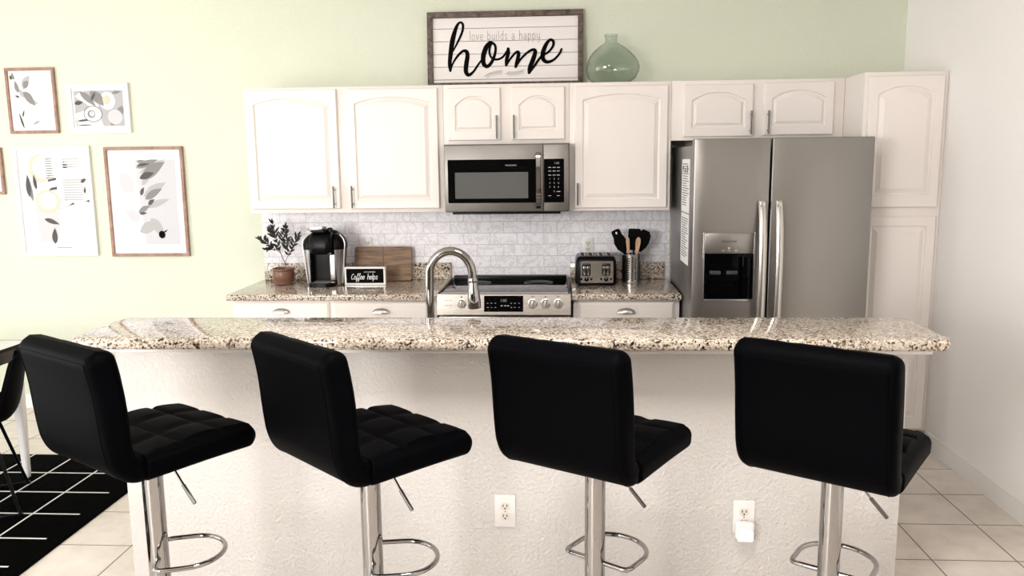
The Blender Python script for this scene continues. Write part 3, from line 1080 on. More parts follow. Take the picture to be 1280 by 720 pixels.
outlet('white outlet on tiles above the cutting board', -1.166, 1.127, -0.010)
outlet('white outlet on tiles above the toaster', 0.288, 1.118, -0.010)
outlet('white outlet on the half wall with nothing plugged in', -0.095, 0.385, -2.459, 0.078, 0.126)
outlet('white outlet on the half wall with a night light plugged in', 0.781, 0.376, -2.459, 0.078, 0.126)
nl = thing('night_light', 'small white plug-in night light in the half wall outlet', 'night light', (0.780, -2.468, 0.340))
bm = BM(); box(bm, -0.034, 0.034, -0.032, 0.0, -0.040, 0.026, 0.010, 3); obj('housing', bm, 'white_plastic', nl)
bm = BM(); box(bm, -0.027, 0.027, -0.042, -0.030, -0.040, -0.004, 0.006, 3); obj('lens', bm, 'night_light', nl)

# ------------------------------------------------------------------ bar stools
SW, SEAT_H = 0.43, 0.853


def shell_loop(c, t_dir, n_dir, half_t, w, r, tuft=None, crown=0.0):
    """closed cross-section round the sweep point c: n_dir = padded side"""
    r = min(r, half_t * 0.98, w / 2 * 0.98)
    pts = []
    NT = 25
    hw_ = w / 2
    for k in range(NT):                       # padded side, +u to -u
        u = (hw_ - r) * (1 - 2 * k / (NT - 1))
        d = half_t + crown * (1 - (u / hw_) ** 2)
        if tuft:
            d += tuft(u)
        pts.append((u, d))
    for k in range(1, 6):                     # corner
        a = PI / 2 + PI / 2 * k / 6
        pts.append((-(hw_ - r) + r * math.cos(a), (half_t - r) + r * math.sin(a)))
    for k in range(0, 6):
        a = PI + PI / 2 * k / 6
        pts.append((-(hw_ - r) + r * math.cos(a), -(half_t - r) + r * math.sin(a)))
    for k in range(0, 9):
        pts.append(((hw_ - r) * (-1 + 2 * k / 8), -half_t))
    for k in range(1, 6):
        a = 1.5 * PI + PI / 2 * k / 6
        pts.append(((hw_ - r) + r * math.cos(a), -(half_t - r) + r * math.sin(a)))
    for k in range(0, 6):
        a = PI / 2 * k / 6
        pts.append(((hw_ - r) + r * math.cos(a), (half_t - r) + r * math.sin(a)))
    return [(u, c[0] + n_dir[0] * d, c[1] + n_dir[1] * d) for u, d in pts]


def sweep_pad(path, hts, w, r, tuftfn, end0, end1, wfn=None):
    """path: (v, z) polyline sampled finely; round both ends over lengths end0/end1"""
    n = len(path)
    s = [0.0]
    for a, b in zip(path[:-1], path[1:]):
        s.append(s[-1] + math.hypot(b[0] - a[0], b[1] - a[1]))
    Ltot = s[-1]
    loops = []
    for i in range(n):
        a, b = path[max(i - 1, 0)], path[min(i + 1, n - 1)]
        t = Vector((b[0] - a[0], b[1] - a[1])).normalized()
        nd = (t.y, -t.x)                      # path runs front -> back -> up; padded side inside
        nd = (-nd[0], -nd[1]) if nd[1] < 0 and abs(t.x) > abs(t.y) else nd
        f0 = min(1.0, s[i] / end0) if end0 > 0 else 1.0
        f1 = min(1.0, (Ltot - s[i]) / end1) if end1 > 0 else 1.0
        q = math.sqrt(max(0.0, 1 - (1 - f0) ** 2)) * math.sqrt(max(0.0, 1 - (1 - f1) ** 2))
        ht = hts(s[i] / Ltot) * max(q, 0.05)
        ww = w - 2 * r * (1 - max(q, 0.05)) * 0.9
        if wfn:
            ww += wfn(s[i] / Ltot)
        tf = (lambda u, ss=s[i], qq=q: tuftfn(u, ss, Ltot) * qq) if tuftfn else None
        loops.append(shell_loop(path[i], t, nd, ht, ww, min(r, ht * 0.95), tf))
    return loops


def tufts(nu, ns, amp, e0, e1):
    def f(u, s, L):
        a = (u / SW + 0.5) * nu
        b = s / L * ns
        da = abs(a - round(a)); db = abs(b - round(b))
        ga = math.exp(-(da / 0.07) ** 2) if 0 < round(a) < nu else 0
        gb = math.exp(-(db / 0.07) ** 2) if 0 < round(b) < ns else 0
        pil = amp * 0.8 * abs(math.sin(PI * a)) ** 0.5 * abs(math.sin(PI * b)) ** 0.5
        return pil - amp * max(ga, gb) * 0.9
    return f


def dens(P, n):
    return [(p.x, p.y) for p in bez([(a, b, 0) for a, b in P], n)]


# side profile, (v forward, z above seat top): the seat pad, then the back pad
SEAT_PATH = dens([(0.245, -0.030), (0.21, -0.029), (0.13, -0.028), (0.05, -0.028), (-0.03, -0.029), (-0.09, -0.030), (-0.130, -0.030)], 9)
BACK_PATH = dens([(-0.100, -0.034), (-0.138, -0.030), (-0.173, -0.010), (-0.191, 0.026), (-0.197, 0.07), (-0.201, 0.13), (-0.207, 0.20), (-0.218, 0.27), (-0.232, 0.332)], 8)


_seat_tufts = tufts(3, 3, 0.007, 0, 0)


def seat_top(u, s, L):
    # the padded top rises to a low crest and falls away to the front edge
    return _seat_tufts(u, s, L) + 0.016 * math.sin(PI * min(1.0, s / L / 0.95)) ** 1.5


def make_stool():
    t = thing('bar_stool', 'black tufted leather swivel bar stool', 'bar stool', (0, 0, 0), 0, 'bar stools along the granite bar')
    H = SEAT_H
    bm = BM()
    L = sweep_pad(SEAT_PATH, lambda f: 0.036, SW, 0.026, seat_top, 0.030, 0.010)
    loft(bm, [[(u, v, z + H) for u, v, z in l] for l in L])
    obj('seat', bm, 'leather', t, 50)
    bm = BM()
    L = sweep_pad(BACK_PATH, lambda f: 0.034 + 0.008 * min(1, f * 2), SW, 0.026, tufts(3, 3, 0.006, 0, 0), 0.0, 0.038, lambda f: -0.05 * max(0.0, 1 - f / 0.16) ** 2)
    loft(bm, [[(u, v, z + H) for u, v, z in l] for l in L])
    back = obj('backrest', bm, 'leather', t, 50)
    # seam round the rear panel
    NT = 25
    i_left = NT + 5 + 6           # first point of the flat rear side
    i_right = i_left + 8
    st = list(range(4, len(L) - 3))
    pl = [Vector(L[i][i_left]) for i in st]
    pr_ = [Vector(L[i][i_right]) for i in st]
    top = [Vector(L[st[-1]][k]) for k in range(i_left + 1, i_right)]
    path = pl + top + pr_[::-1]
    bm = BM()
    tube(bm, [p + Vector((0, 0, H)) for p in path], 0.0016, 6)
    obj('piping', bm, 'leather', back)
    # metalwork
    bm = BM(); box(bm, -0.09, 0.09, -0.09, 0.09, H - 0.072, H - 0.058, 0.003); obj('mounting_plate', bm, 'black', t)
    bm = BM(); cyl(bm, (0, 0, 0.335), (0, 0, H - 0.071), 0.0315, n=40, bev=0.002); col = obj('column', bm, 'chrome', t)
    bm = BM(); lathe(bm, [(0.0305, 0.326), (0.0335, 0.328), (0.0335, 0.334), (0.0305, 0.336)], 40); obj('collar', bm, 'black', col)
    bm = BM(); cyl(bm, (0, 0, 0.02), (0, 0, 0.33), 0.028, n=36); obj('lower_tube', bm, 'chrome', t)
    bm = BM(); lathe(bm, [(0.205, 0.0), (0.207, 0.006), (0.20, 0.012), (0.15, 0.022), (0.08, 0.034), (0.045, 0.05), (0.036, 0.07)], 56); obj('base', bm, 'chrome', t)
    # D-shaped foot ring
    bm = BM()
    ring = [(-0.095 + 0.19 * k / 8, 0.004) for k in range(9)]
    ring += [(0.108, 0.010), (0.113, 0.024)] + [(0.113, 0.05), (0.113, 0.08)]
    ring += [(0.113 * math.cos(PI * k / 14), 0.095 + 0.105 * math.sin(PI * k / 14)) for k in range(15)]
    ring += [(-0.113, 0.08), (-0.113, 0.05), (-0.113, 0.024), (-0.108, 0.010)]
    tube(bm, [(a, b, 0.455) for a, b in ring], 0.0080, 14, True)
    obj('foot_ring', bm, 'chrome', t)
    # gas-lift lever under the right of the seat
    bm = BM()
    tube(bm, bez([(0.0, 0.032, H - 0.066), (0.036, 0.036, H - 0.090), (0.062, 0.040, H - 0.117), (0.115, 0.048, H - 0.180)], 6), 0.0042, 10)
    lv = obj('lever', bm, 'chrome', t)
    bm = BM()
    cyl(bm, (0.095, 0.045, H - 0.157), (0.142, 0.0525, H - 0.210), 0.0060, n=14, bev=0.0015)
    obj('grip', bm, 'gunmetal', lv)
    return t


STOOLS = [(-1.157, -2.984, 33, 40, 'black leather bar stool at the left end, nearest the rug, tufted seat showing'),
          (-0.470, -2.986, 43, 38, 'black leather bar stool second from the left, in front of the faucet side'),
          (0.217, -2.970, 31, 4, 'black leather bar stool third from the left, between the two wall outlets'),
          (0.906, -3.014, 34, -2, 'black leather bar stool at the right end, nearest the white right wall')]
proto = make_stool()
for i, (x, y, a, ring_turn, lab) in enumerate(STOOLS):
    o = proto if i == 0 else copy_tree(proto)
    o.location = (x, y, 0)
    o.rotation_euler = (0, 0, -math.radians(a))
    o['label'] = lab
    for ch in o.children:
        if ch.name.startswith('foot_ring'):      # the foot ring turns with the column, not with the seat
            ch.rotation_euler = (0, 0, -math.radians(ring_turn))

# ------------------------------------------------------------------ framed prints on the left


def frame_box(t, w, h, rail, depth, material, name='frame'):
    bm = BM()
    e = 0.002
    def R(i, d):
        return [(-w / 2 + i, -d, -h / 2 + i), (w / 2 - i, -d, -h / 2 + i), (w / 2 - i, -d, h / 2 - i), (-w / 2 + i, -d, h / 2 - i)]
    loft(bm, [R(0, 0.0005), R(0, depth - e), R(e, depth), R(rail - e, depth), R(rail, depth - e), R(rail, depth * 0.55), R(rail, 0.0005)], cap0=False, cap1=False)
    bmesh.ops.contextual_create(bm, geom=[])
    return obj(name, bm, material, t, 30)


def leaf_poly(cx, cz, ang, ln, wd, n=7):
    P = []
    for k in range(n + 1):
        t = k / n
        P.append((t * ln, wd * math.sin(PI * t ** 0.8)))
    for k in range(n - 1, 0, -1):
        t = k / n
        P.append((t * ln, -wd * 0.75 * math.sin(PI * t ** 0.8)))
    c, s = math.cos(ang), math.sin(ang)
    return [(cx + a * c - b * s, cz + a * s + b * c) for a, b in P]


def art(label, x0, x1, z0, z1, material, rail, shapes, picture=None, depth=0.022):
    t = thing('framed_print', label, 'picture', ((x0 + x1) / 2, -0.001, (z0 + z1) / 2), 0, 'framed prints on the green wall')
    w, h = x1 - x0, z1 - z0
    frame_box(t, w, h, rail, depth, material)
    bm = BM(); box(bm, -w / 2 + rail * 0.8, w / 2 - rail * 0.8, -0.010, -0.001, -h / 2 + rail * 0.8, h / 2 - rail * 0.8)
    pr = obj('print', bm, 'paper', t)
    lay = 0.0102
    for key, polys in shapes:
        for P in polys:
            bm = BM()
            bm.faces.new([bm.verts.new((u * w / 2, -lay, v * h / 2)) for u, v in P])
            lay += 0.00006
            obj('printed_shape', bm, key, pr, None)
    return t


MT['art_pale'] = mat('print_pale_grey', (0.44, 0.435, 0.45), 0.8)
MT['art_mist'] = mat('print_mist', (0.60, 0.595, 0.63), 0.8)
MT['art_mid'] = mat('print_mid_grey', (0.24, 0.235, 0.23), 0.8)
MT['art_dark'] = mat('print_dark_grey', (0.085, 0.084, 0.082), 0.8)
MT['art_cream'] = mat('print_cream', (0.62, 0.58, 0.46), 0.8)


def ell(cx, cz, rx, rz, n=20, a0=0.0, a1=2 * PI):
    return [(cx + rx * math.cos(a0 + (a1 - a0) * k / n), cz + rz * math.sin(a0 + (a1 - a0) * k / n)) for k in range(n)]


def bars(x0, x1, z0, z1, n, fill=0.5, seed=1):
    rr = random.Random(seed)
    out = []
    for k in range(n):
        z = z0 + (z1 - z0) * k / n
        hgt = (z1 - z0) / n * fill
        out.append([(x0 + rr.random() * 0.04, z), (x1 - rr.random() * 0.12, z + 0.004), (x1 - rr.random() * 0.12, z + hgt), (x0, z + hgt)])
    return out


# small portrait, brown frame: leaves upper left
art('small brown-framed leaf print, upper left of the group', -3.540, -3.206, 1.890, 2.313, 'rose_wood', 0.018, [
    ('art_pale', [leaf_poly(-0.35, 0.35, 0.9, 0.55, 0.16), leaf_poly(-0.2, 0.0, -0.2, 0.45, 0.10), leaf_poly(-0.1, -0.75, 0.3, 0.4, 0.03), leaf_poly(-0.3, 0.1, 2.2, 0.35, 0.09)]),
    ('art_mid', [leaf_poly(-0.52, 0.25, 1.9, 0.40, 0.10), leaf_poly(-0.35, 0.28, -0.75, 0.65, 0.15), leaf_poly(-0.3, 0.4, 0.75, 0.3, 0.12), leaf_poly(-0.65, 0.65, 2.0, 0.25, 0.07), leaf_poly(-0.05, -0.72, 0.4, 0.35, 0.02)]),
    ('art_dark', [leaf_poly(-0.42, -0.85, 1.9, 0.55, 0.05), leaf_poly(-0.45, -0.5, 1.2, 0.25, 0.04), leaf_poly(-0.75, 0.65, 2.0, 0.16, 0.06), leaf_poly(-0.5, 0.12, 2.9, 0.2, 0.04)])])
# landscape, white frame: table-top photograph
art('white-framed landscape print of a table setting, upper right of the group', -3.128, -2.712, 1.885, 2.206, 'table_white', 0.030, [
    ('art_pale', [[(-0.8, -0.72), (0.8, -0.72), (0.8, 0.72), (-0.8, 0.72)]]),
    ('paper', [[(-0.8, -0.2), (-0.1, 0.1), (0.1, -0.72), (-0.75, -0.72)], ell(0.28, 0.30, 0.25, 0.36), [(-0.78, 0.5), (-0.5, 0.72), (0.0, 0.1), (-0.2, 0.0)]]),
    ('art_mid', [leaf_poly(-0.6, 0.7, -0.9, 0.8, 0.14), leaf_poly(-0.25, 0.72, -1.0, 0.75, 0.2), leaf_poly(0.75, 0.1, -2.0, 0.7, 0.14), leaf_poly(0.35, -0.7, 1.0, 0.5, 0.12), leaf_poly(0.45, 0.6, 0.2, 0.3, 0.08)]),
    ('art_dark', [leaf_poly(-0.8, 0.2, 0.2, 0.3, 0.1), leaf_poly(-0.78, -0.5, 0.1, 0.6, 0.05), leaf_poly(-0.78, -0.68, 0.05, 0.6, 0.03), leaf_poly(-0.1, 0.65, -2.0, 0.4, 0.05),
                  ell(-0.22, -0.22, 0.31, 0.33)]),
    ('paper', [ell(-0.22, -0.22, 0.285, 0.30)]),
    ('art_mid', [ell(-0.27, -0.22, 0.13, 0.16)]),
    ('art_mist', [ell(-0.25, -0.21, 0.09, 0.11), ell(0.5, -0.35, 0.24, 0.3)]),
    ('art_cream', [ell(0.26, 0.34, 0.13, 0.19)])])
# large portrait, white frame: breakfast and newspaper
art('large white-framed print with a newspaper, lower left of the group', -3.540, -3.012, 1.071, 1.806, 'table_white', 0.024, [
    ('art_mist', [[(-0.5, -0.75), (0.0, -0.75), (0.1, -0.2), (-0.6, -0.1)], [(0.0, -0.2), (0.35, -0.1), (0.3, 0.1), (0.0, 0.05)]]),
    ('art_cream', [ell(-0.35, 0.60, 0.30, 0.26), ell(-0.22, 0.0, 0.33, 0.22)]),
    ('paper', [ell(-0.30, 0.62, 0.24, 0.2), ell(-0.22, 0.01, 0.24, 0.16)]),
    ('art_mid', bars(-0.20, 0.06, 0.42, 0.80, 9, 0.45, 3) + [leaf_poly(-0.60, 0.0, 1.75, 0.5, 0.06)] + bars(0.24, 0.75, 0.62, 0.80, 4, 0.3, 8)),
    ('art_pale', bars(0.22, 0.82, 0.02, 0.42, 9, 0.5, 5) + bars(0.22, 0.85, -0.62, -0.1, 12, 0.12, 6) + bars(-0.1, 0.4, -0.86, -0.80, 1, 0.4, 2)),
    ('art_dark', [leaf_poly(-0.68, 0.08, 1.6, 0.42, 0.07), leaf_poly(-0.48, 0.22, 1.75, 0.28, 0.05), leaf_poly(-0.35, -0.32, -0.25, 0.40, 0.05), leaf_poly(-0.12, -0.78, 1.5, 0.3, 0.08),
                  [(-0.16, 0.20), (0.06, 0.22), (0.06, 0.27), (-0.10, 0.25)], [(-0.16, 0.36), (0.06, 0.39), (0.06, 0.43), (-0.16, 0.40)], [(0.32, -0.08), (0.50, -0.05), (0.45, -0.02)], [(0.78, 0.0), (0.88, -0.02), (0.88, 0.03)]]
     + bars(0.26, 0.40, 0.60, 0.74, 3, 0.5, 4) + [leaf_poly(0.7, 0.34, 0.4, 0.16, 0.04), leaf_poly(0.78, 0.14, 1.4, 0.12, 0.03)])])
# large portrait, brown frame: leafy twig
art('large brown-framed leafy twig print, lower right of the group', -2.914, -2.378, 1.066, 1.793, 'rose_wood', 0.020, [
    ('art_mist', [[(-0.1, -0.78), (0.78, -0.78), (0.78, 0.76), (-0.25, 0.76)], leaf_poly(-0.3, 0.2, 2.4, 0.5, 0.2), leaf_poly(-0.2, -0.3, 2.8, 0.4, 0.12)]),
    ('art_pale', [leaf_poly(-0.15, 0.52, 0.35, 0.75, 0.06), leaf_poly(-0.08, 0.1, 0.4, 0.65, 0.10), leaf_poly(0.0, -0.1, 0.25, 0.6, 0.07), leaf_poly(0.05, -0.3, -0.8, 0.5, 0.12), leaf_poly(-0.25, -0.55, 0.3, 0.55, 0.12), leaf_poly(-0.1, 0.3, 0.8, 0.4, 0.08)]),
    ('art_mid', [leaf_poly(-0.22, 0.62, 0.25, 0.60, 0.07), leaf_poly(-0.1, 0.42, 0.45, 0.70, 0.13), leaf_poly(-0.05, 0.05, 0.4, 0.5, 0.08), leaf_poly(-0.25, -0.2, 0.4, 0.35, 0.06), leaf_poly(-0.2, 0.75, -0.25, 0.5, 0.06)]),
    ('art_dark', [leaf_poly(-0.15, 0.43, 0.25, 0.40, 0.07), leaf_poly(-0.15, 0.12, 1.0, 0.18, 0.05), leaf_poly(0.02, -0.05, 0.5, 0.2, 0.05), leaf_poly(-0.22, -0.22, 0.1, 0.2, 0.03), leaf_poly(-0.2, 0.66, 0.1, 0.35, 0.03)]),
    ('ink', [ell(0.32, -0.60, 0.09, 0.075, 7), [(0.36, -0.55), (0.48, -0.50), (0.42, -0.56)]])])
art('brown-framed print at the left edge of the photo, mostly cut off', -3.965, -3.622, 1.490, 1.800, 'rose_wood', 0.018, [
    ('art_pale', [leaf_poly(-0.3, -0.3, 0.8, 0.7, 0.15)]), ('art_mid', [leaf_poly(0.0, -0.2, 1.3, 0.6, 0.1)])])

# ------------------------------------------------------------------ sign on the wall cabinets
SGX, SGW, SGH = -0.2365, 0.982, 0.470
sg = thing('wall_sign', 'large white shiplap sign reading home, propped on the wall cabinets', 'sign', (SGX, -0.055, ZT + 0.001))
sg.rotation_euler = (math.radians(-3.6), 0, 0)
rail = 0.034
bm = BM()
for (a, b, c, d) in ((-SGW / 2, SGW / 2, SGH - rail, SGH), (-SGW / 2, SGW / 2, 0, rail), (-SGW / 2, -SGW / 2 + rail, rail, SGH - rail), (SGW / 2 - rail, SGW / 2, rail, SGH - rail)):
    box(bm, a, b, -0.012, 0.022, c, d, 0.002)
obj('frame', bm, 'barn_wood', sg)
bm = BM()
iz = rail
ph = (SGH - 2 * rail) / 5
pitch = 0.0785
zc = SGH - rail
edges = [SGH - rail, 0.375, 0.297, 0.218, 0.140, 0.06, rail]
edges = [SGH - rail, 0.3690, 0.2905, 0.2115, 0.1325, 0.0535, rail * 0.9]
for a, b in zip(edges[:-1], edges[1:]):
    box(bm, -SGW / 2 + rail * 0.9, SGW / 2 - rail * 0.9, 0.004, 0.014, b + 0.0016, a - 0.0016, 0.001, 1)
board = obj('shiplap_panel', bm, 'shiplap', sg, 30)
bm = BM(); box(bm, -SGW / 2 + rail * 0.9, SGW / 2 - rail * 0.9, 0.012, 0.019, rail, SGH - rail); obj('backing', bm, 'grey_ink', sg)


def SG(px, py, d=0.0):
    """photo-crop trace units -> sign plane (traced on a 1280-wide crop, 5.818 per photo pixel, 0.00511 m per photo pixel)"""
    k = 0.0050 / 5.818
    return ((px - 645) * k, SGH - rail + 0.0025 - (py - 137) * k)


def stroke(bm, pts, fm, thick, wmul=1.0, n=6):
    ribbon(bm, [(*SG(a, b), w * 0.0050 / 5.818 * wmul) for a, b, w in pts], fm, thick, n)


fsg = lambda u, v, d: (u, 0.0035 - d, v)
bm = BM()
# h
stroke(bm, [(262, 380, 5), (300, 310, 8), (332, 240, 9), (337, 190, 9), (316, 174, 8), (290, 205, 12), (262, 290, 18), (245, 390, 17), (236, 470, 14), (240, 520, 9)], fsg, 0.0010)
stroke(bm, [(240, 520, 8), (258, 470, 7), (295, 415, 9), (335, 380, 10), (362, 385, 14), (368, 420, 16), (358, 480, 17), (356, 530, 16), (376, 552, 13), (410, 530, 9), (450, 475, 8), (486, 430, 7)], fsg, 0.0014)
# o
stroke(bm, [(560, 330, 9), (535, 325, 14), (505, 360, 18), (485, 420, 18), (488, 475, 16), (515, 493, 13), (548, 460, 12), (572, 400, 10), (574, 350, 9), (555, 328, 9), (538, 345, 8), (530, 390, 8), (545, 430, 8), (580, 445, 8), (625, 430, 8), (660, 385, 8), (668, 368, 9)], fsg, 0.0018)
# m
stroke(bm, [(668, 370, 11), (668, 400, 14), (656, 450, 13), (652, 488, 9)], fsg, 0.0022)
stroke(bm, [(654, 488, 7), (685, 440, 8), (722, 400, 9), (742, 396, 12), (742, 425, 14), (730, 470, 13), (722, 500, 10)], fsg, 0.0026)
stroke(bm, [(724, 498, 7), (765, 440, 8), (815, 395, 9), (852, 380, 11), (866, 395, 14), (850, 450, 17), (825, 510, 15), (820, 545, 10)], fsg, 0.0030)
# e
stroke(bm, [(822, 545, 8), (860, 495, 9), (910, 430, 9), (960, 400, 8), (994, 360, 9), (998, 325, 10), (975, 312, 10), (945, 345, 14), (922, 405, 17), (925, 450, 15), (955, 470, 12), (1000, 455, 9), (1040, 415, 8), (1058, 380, 8)], fsg, 0.0034)
obj('home_lettering', bm, 'ink', board, None)

# thin stroke letters
GL = {
    'l': (0.10, [[(0.05, 1.0), (0.05, 0.0)]]),
    'o': (0.42, [[(0.21 + 0.19 * math.cos(a * PI / 8), 0.3 + 0.3 * math.sin(a * PI / 8)) for a in range(17)]]),
    'v': (0.40, [[(0.02, 0.6), (0.2, 0.0), (0.38, 0.6)]]),
    'e': (0.42, [[(0.03, 0.32), (0.39, 0.32), (0.37, 0.47), (0.21, 0.6), (0.06, 0.48), (0.03, 0.28), (0.08, 0.08), (0.22, 0.0), (0.38, 0.1)]]),
    'b': (0.44, [[(0.04, 1.0), (0.04, 0.0)], [(0.04, 0.42), (0.16, 0.6), (0.3, 0.57), (0.4, 0.3), (0.3, 0.03), (0.16, 0.0), (0.04, 0.15)]]),
    'u': (0.42, [[(0.04, 0.6), (0.04, 0.15), (0.14, 0.0), (0.28, 0.02), (0.38, 0.2)], [(0.38, 0.6), (0.38, 0.0)]]),
    'i': (0.10, [[(0.05, 0.6), (0.05, 0.0)], [(0.05, 0.82), (0.05, 0.86)]]),
    'd': (0.44, [[(0.40, 1.0), (0.40, 0.0)], [(0.40, 0.42), (0.28, 0.6), (0.14, 0.57), (0.04, 0.3), (0.14, 0.03), (0.28, 0.0), (0.40, 0.15)]]),
    's': (0.38, [[(0.34, 0.5), (0.2, 0.6), (0.06, 0.5), (0.1, 0.36), (0.28, 0.26), (0.34, 0.12), (0.2, 0.0), (0.04, 0.1)]]),
    'a': (0.44, [[(0.06, 0.52), (0.2, 0.6), (0.36, 0.5), (0.38, 0.0)], [(0.38, 0.3), (0.18, 0.34), (0.04, 0.18), (0.14, 0.0), (0.28, 0.03), (0.38, 0.16)]]),
    'h': (0.42, [[(0.04, 1.0), (0.04, 0.0)], [(0.04, 0.38), (0.16, 0.58), (0.3, 0.58), (0.38, 0.4), (0.38, 0.0)]]),
    'p': (0.44, [[(0.04, 0.6), (0.04, -0.35)], [(0.04, 0.42), (0.16, 0.6), (0.3, 0.57), (0.4, 0.3), (0.3, 0.03), (0.16, 0.0), (0.04, 0.15)]]),
    'y': (0.42, [[(0.04, 0.6), (0.04, 0.2), (0.16, 0.03), (0.38, 0.2)], [(0.38, 0.6), (0.38, -0.2), (0.25, -0.35), (0.08, -0.28)]]),
    'C': (0.55, [[(0.48, 0.82), (0.36, 0.95), (0.18, 0.82), (0.05, 0.45), (0.14, 0.08), (0.34, 0.0), (0.52, 0.14)]]),
    'f': (0.34, [[(0.02, 0.1), (0.2, 0.6), (0.32, 1.0), (0.24, 1.05), (0.17, 0.7), (0.12, 0.1), (0.08, -0.35), (0.14, -0.38), (0.2, -0.05), (0.34, 0.12)]]),
}


def write(bm, txt, x, z, h, hwid, fm, thick, wscale=1.0, gap=0.14, space=0.42, slant=0.0):
    for ch in txt:
        if ch == ' ':
            x += space * h * wscale
            continue
        adv, strokes = GL[ch]
        for sline in strokes:
            ribbon(bm, [(x + (a * wscale + b * slant) * h, z + b * h, hwid) for a, b in sline], fm, thick, 3)
        x += (adv * wscale + gap) * h
    return x


bm = BM()
u0, v0 = SG(386, 303)
GAPW = 0.155
write(bm, 'love', u0, v0, 0.056, 0.0011, fsg, 0.0008, 0.78, GAPW)
write(bm, 'builds', SG(517, 0)[0], v0, 0.056, 0.0011, fsg, 0.0008, 0.78, GAPW)
write(bm, 'a', SG(693, 0)[0], v0, 0.056, 0.0011, fsg, 0.0008, 0.78, GAPW)
write(bm, 'happy', SG(750, 0)[0], v0, 0.056, 0.0011, fsg, 0.0008, 0.78, GAPW)
obj('verse_lettering', bm, 'grey_ink', board, None)
bm = BM()
for (ax, ay, bx_, by_, sgn) in ((484, 568, 628, 535, 1), (640, 545, 786, 530, -1)):
    P = []
    for k in range(7):
        t = k / 6
        P.append((ax + (bx_ - ax) * t, ay + (by_ - ay) * t - 8 * sgn * math.sin(PI * t), 0.8))
    stroke(bm, P, fsg, 0.0008, 1.0, 3)
    for k in range(9):
        t = 0.12 + k / 9 * 0.85
        x = ax + (bx_ - ax) * t; y = ay + (by_ - ay) * t - 8 * sgn * math.sin(PI * t)
        for q in (-1, 1):
            stroke(bm, [(x, y, 0.7), (x + 9, y + q * 11, 1.6), (x + 14, y + q * 15, 0.5)], fsg, 0.0009, 1.0, 2)
obj('sprig_drawing', bm, 'grey_ink', board, None)

# ------------------------------------------------------------------ green glass jug
jg = thing('glass_jug', 'pale green glass demijohn on the wall cabinets beside the sign', 'jug', (0.420, -0.165, ZT + 0.001))


def wob(a, z):
    m = math.exp(-((z - 0.11) / 0.09) ** 2)
    return 1 + 0.045 * m * math.cos(a - 0.2) + 0.03 * m * math.cos(3 * a + 0.4)


bm = BM()
outer_p = [(0.02, 0.0), (0.085, 0.001), (0.118, 0.010), (0.146, 0.035), (0.160, 0.070), (0.163, 0.100), (0.156, 0.130), (0.138, 0.162), (0.112, 0.192), (0.082, 0.217), (0.056, 0.233), (0.041, 0.243), (0.0365, 0.255), (0.0365, 0.272), (0.0385, 0.276), (0.0415, 0.282), (0.0415, 0.290), (0.038, 0.294)]
inner_p = [(max(r - 0.004, 0.002), z + (0.004 if z < 0.02 else 0)) for r, z in outer_p][::-1]
lathe(bm, outer_p + inner_p, 64, fn=lambda a, z: wob(a, z) if z < 0.24 else 1.0)
obj('jug_body', bm, 'glass', jg, 60)

# ------------------------------------------------------------------ things on the left worktop
ZC = 0.9055
# olive tree in a clay pot
pt = thing('potted_olive_tree', 'small olive tree in a brown clay pot on the left worktop', 'plant', (-1.672, -0.215, ZC))
bm = BM()
lathe(bm, [(0.046, 0.0), (0.062, 0.002), (0.064, 0.008), (0.060, 0.012), (0.060, 0.018), (0.068, 0.035), (0.071, 0.055), (0.069, 0.078), (0.066, 0.086), (0.068, 0.092), (0.073, 0.094), (0.073, 0.102), (0.069, 0.104), (0.062, 0.103), (0.060, 0.088)], 40)
obj('pot', bm, 'terracotta', pt)
bm = BM(); lathe(bm, [(0.061, 0.086), (0.061, 0.089), (0.03, 0.094), (0.01, 0.095)], 24); obj('soil', bm, 'soil', pt)
stems = [[(0.010, 0, 0.09), (0.012, 0, 0.13), (-0.005, 0.0, 0.18), (-0.028, 0.005, 0.24), (-0.042, 0.005, 0.31), (-0.052, 0, 0.385)],
         [(0.012, 0, 0.13), (0.03, -0.01, 0.17), (0.06, -0.015, 0.215), (0.082, -0.01, 0.265), (0.104, 0, 0.305)],
         [(-0.012, 0, 0.2), (-0.05, -0.015, 0.235), (-0.09, -0.02, 0.265), (-0.125, -0.01, 0.29)],
         [(-0.028, 0.005, 0.24), (-0.005, 0.01, 0.28), (0.015, 0.015, 0.32), (0.024, 0.01, 0.36)],
         [(-0.036, 0.005, 0.275), (-0.062, 0.02, 0.31), (-0.075, 0.02, 0.345)],
         [(0.045, -0.012, 0.195), (0.035, -0.03, 0.24), (0.042, -0.035, 0.29)],
         [(-0.03, 0, 0.225), (-0.075, 0.01, 0.222), (-0.1, 0.012, 0.225)]]
bm = BM()
for i, st_ in enumerate(stems):
    C = bez(st_, 4)
    tube(bm, C, [(0.0034 if i == 0 else 0.0022) * (1 - 0.65 * k / (len(C) - 1)) for k in range(len(C))], 7)
obj('stem', bm, 'bark', pt)
rr = random.Random(11)


def leaf3d(bm, p, dirv, up, ln, wd):
    d = dirv.normalized()
    s = d.cross(up)
    if s.length < 1e-3:
        s = d.cross(Vector((1, 0.3, 0)))
    s.normalize()
    n = s.cross(d)
    rows = []
    for k in range(6):
        t = k / 5
        w = wd * math.sin(PI * min(max(t, 0.03), 0.97)) ** 0.8
        c = p + d * ln * t + n * (0.10 * ln * math.sin(PI * t))
        rows.append([bm.verts.new(c - s * w + n * w * 0.25), bm.verts.new(c), bm.verts.new(c + s * w + n * w * 0.25)])
    for a, b in zip(rows[:-1], rows[1:]):
        bm.faces.new((a[0], a[1], b[1], b[0]))
        bm.faces.new((a[1], a[2], b[2], b[1]))


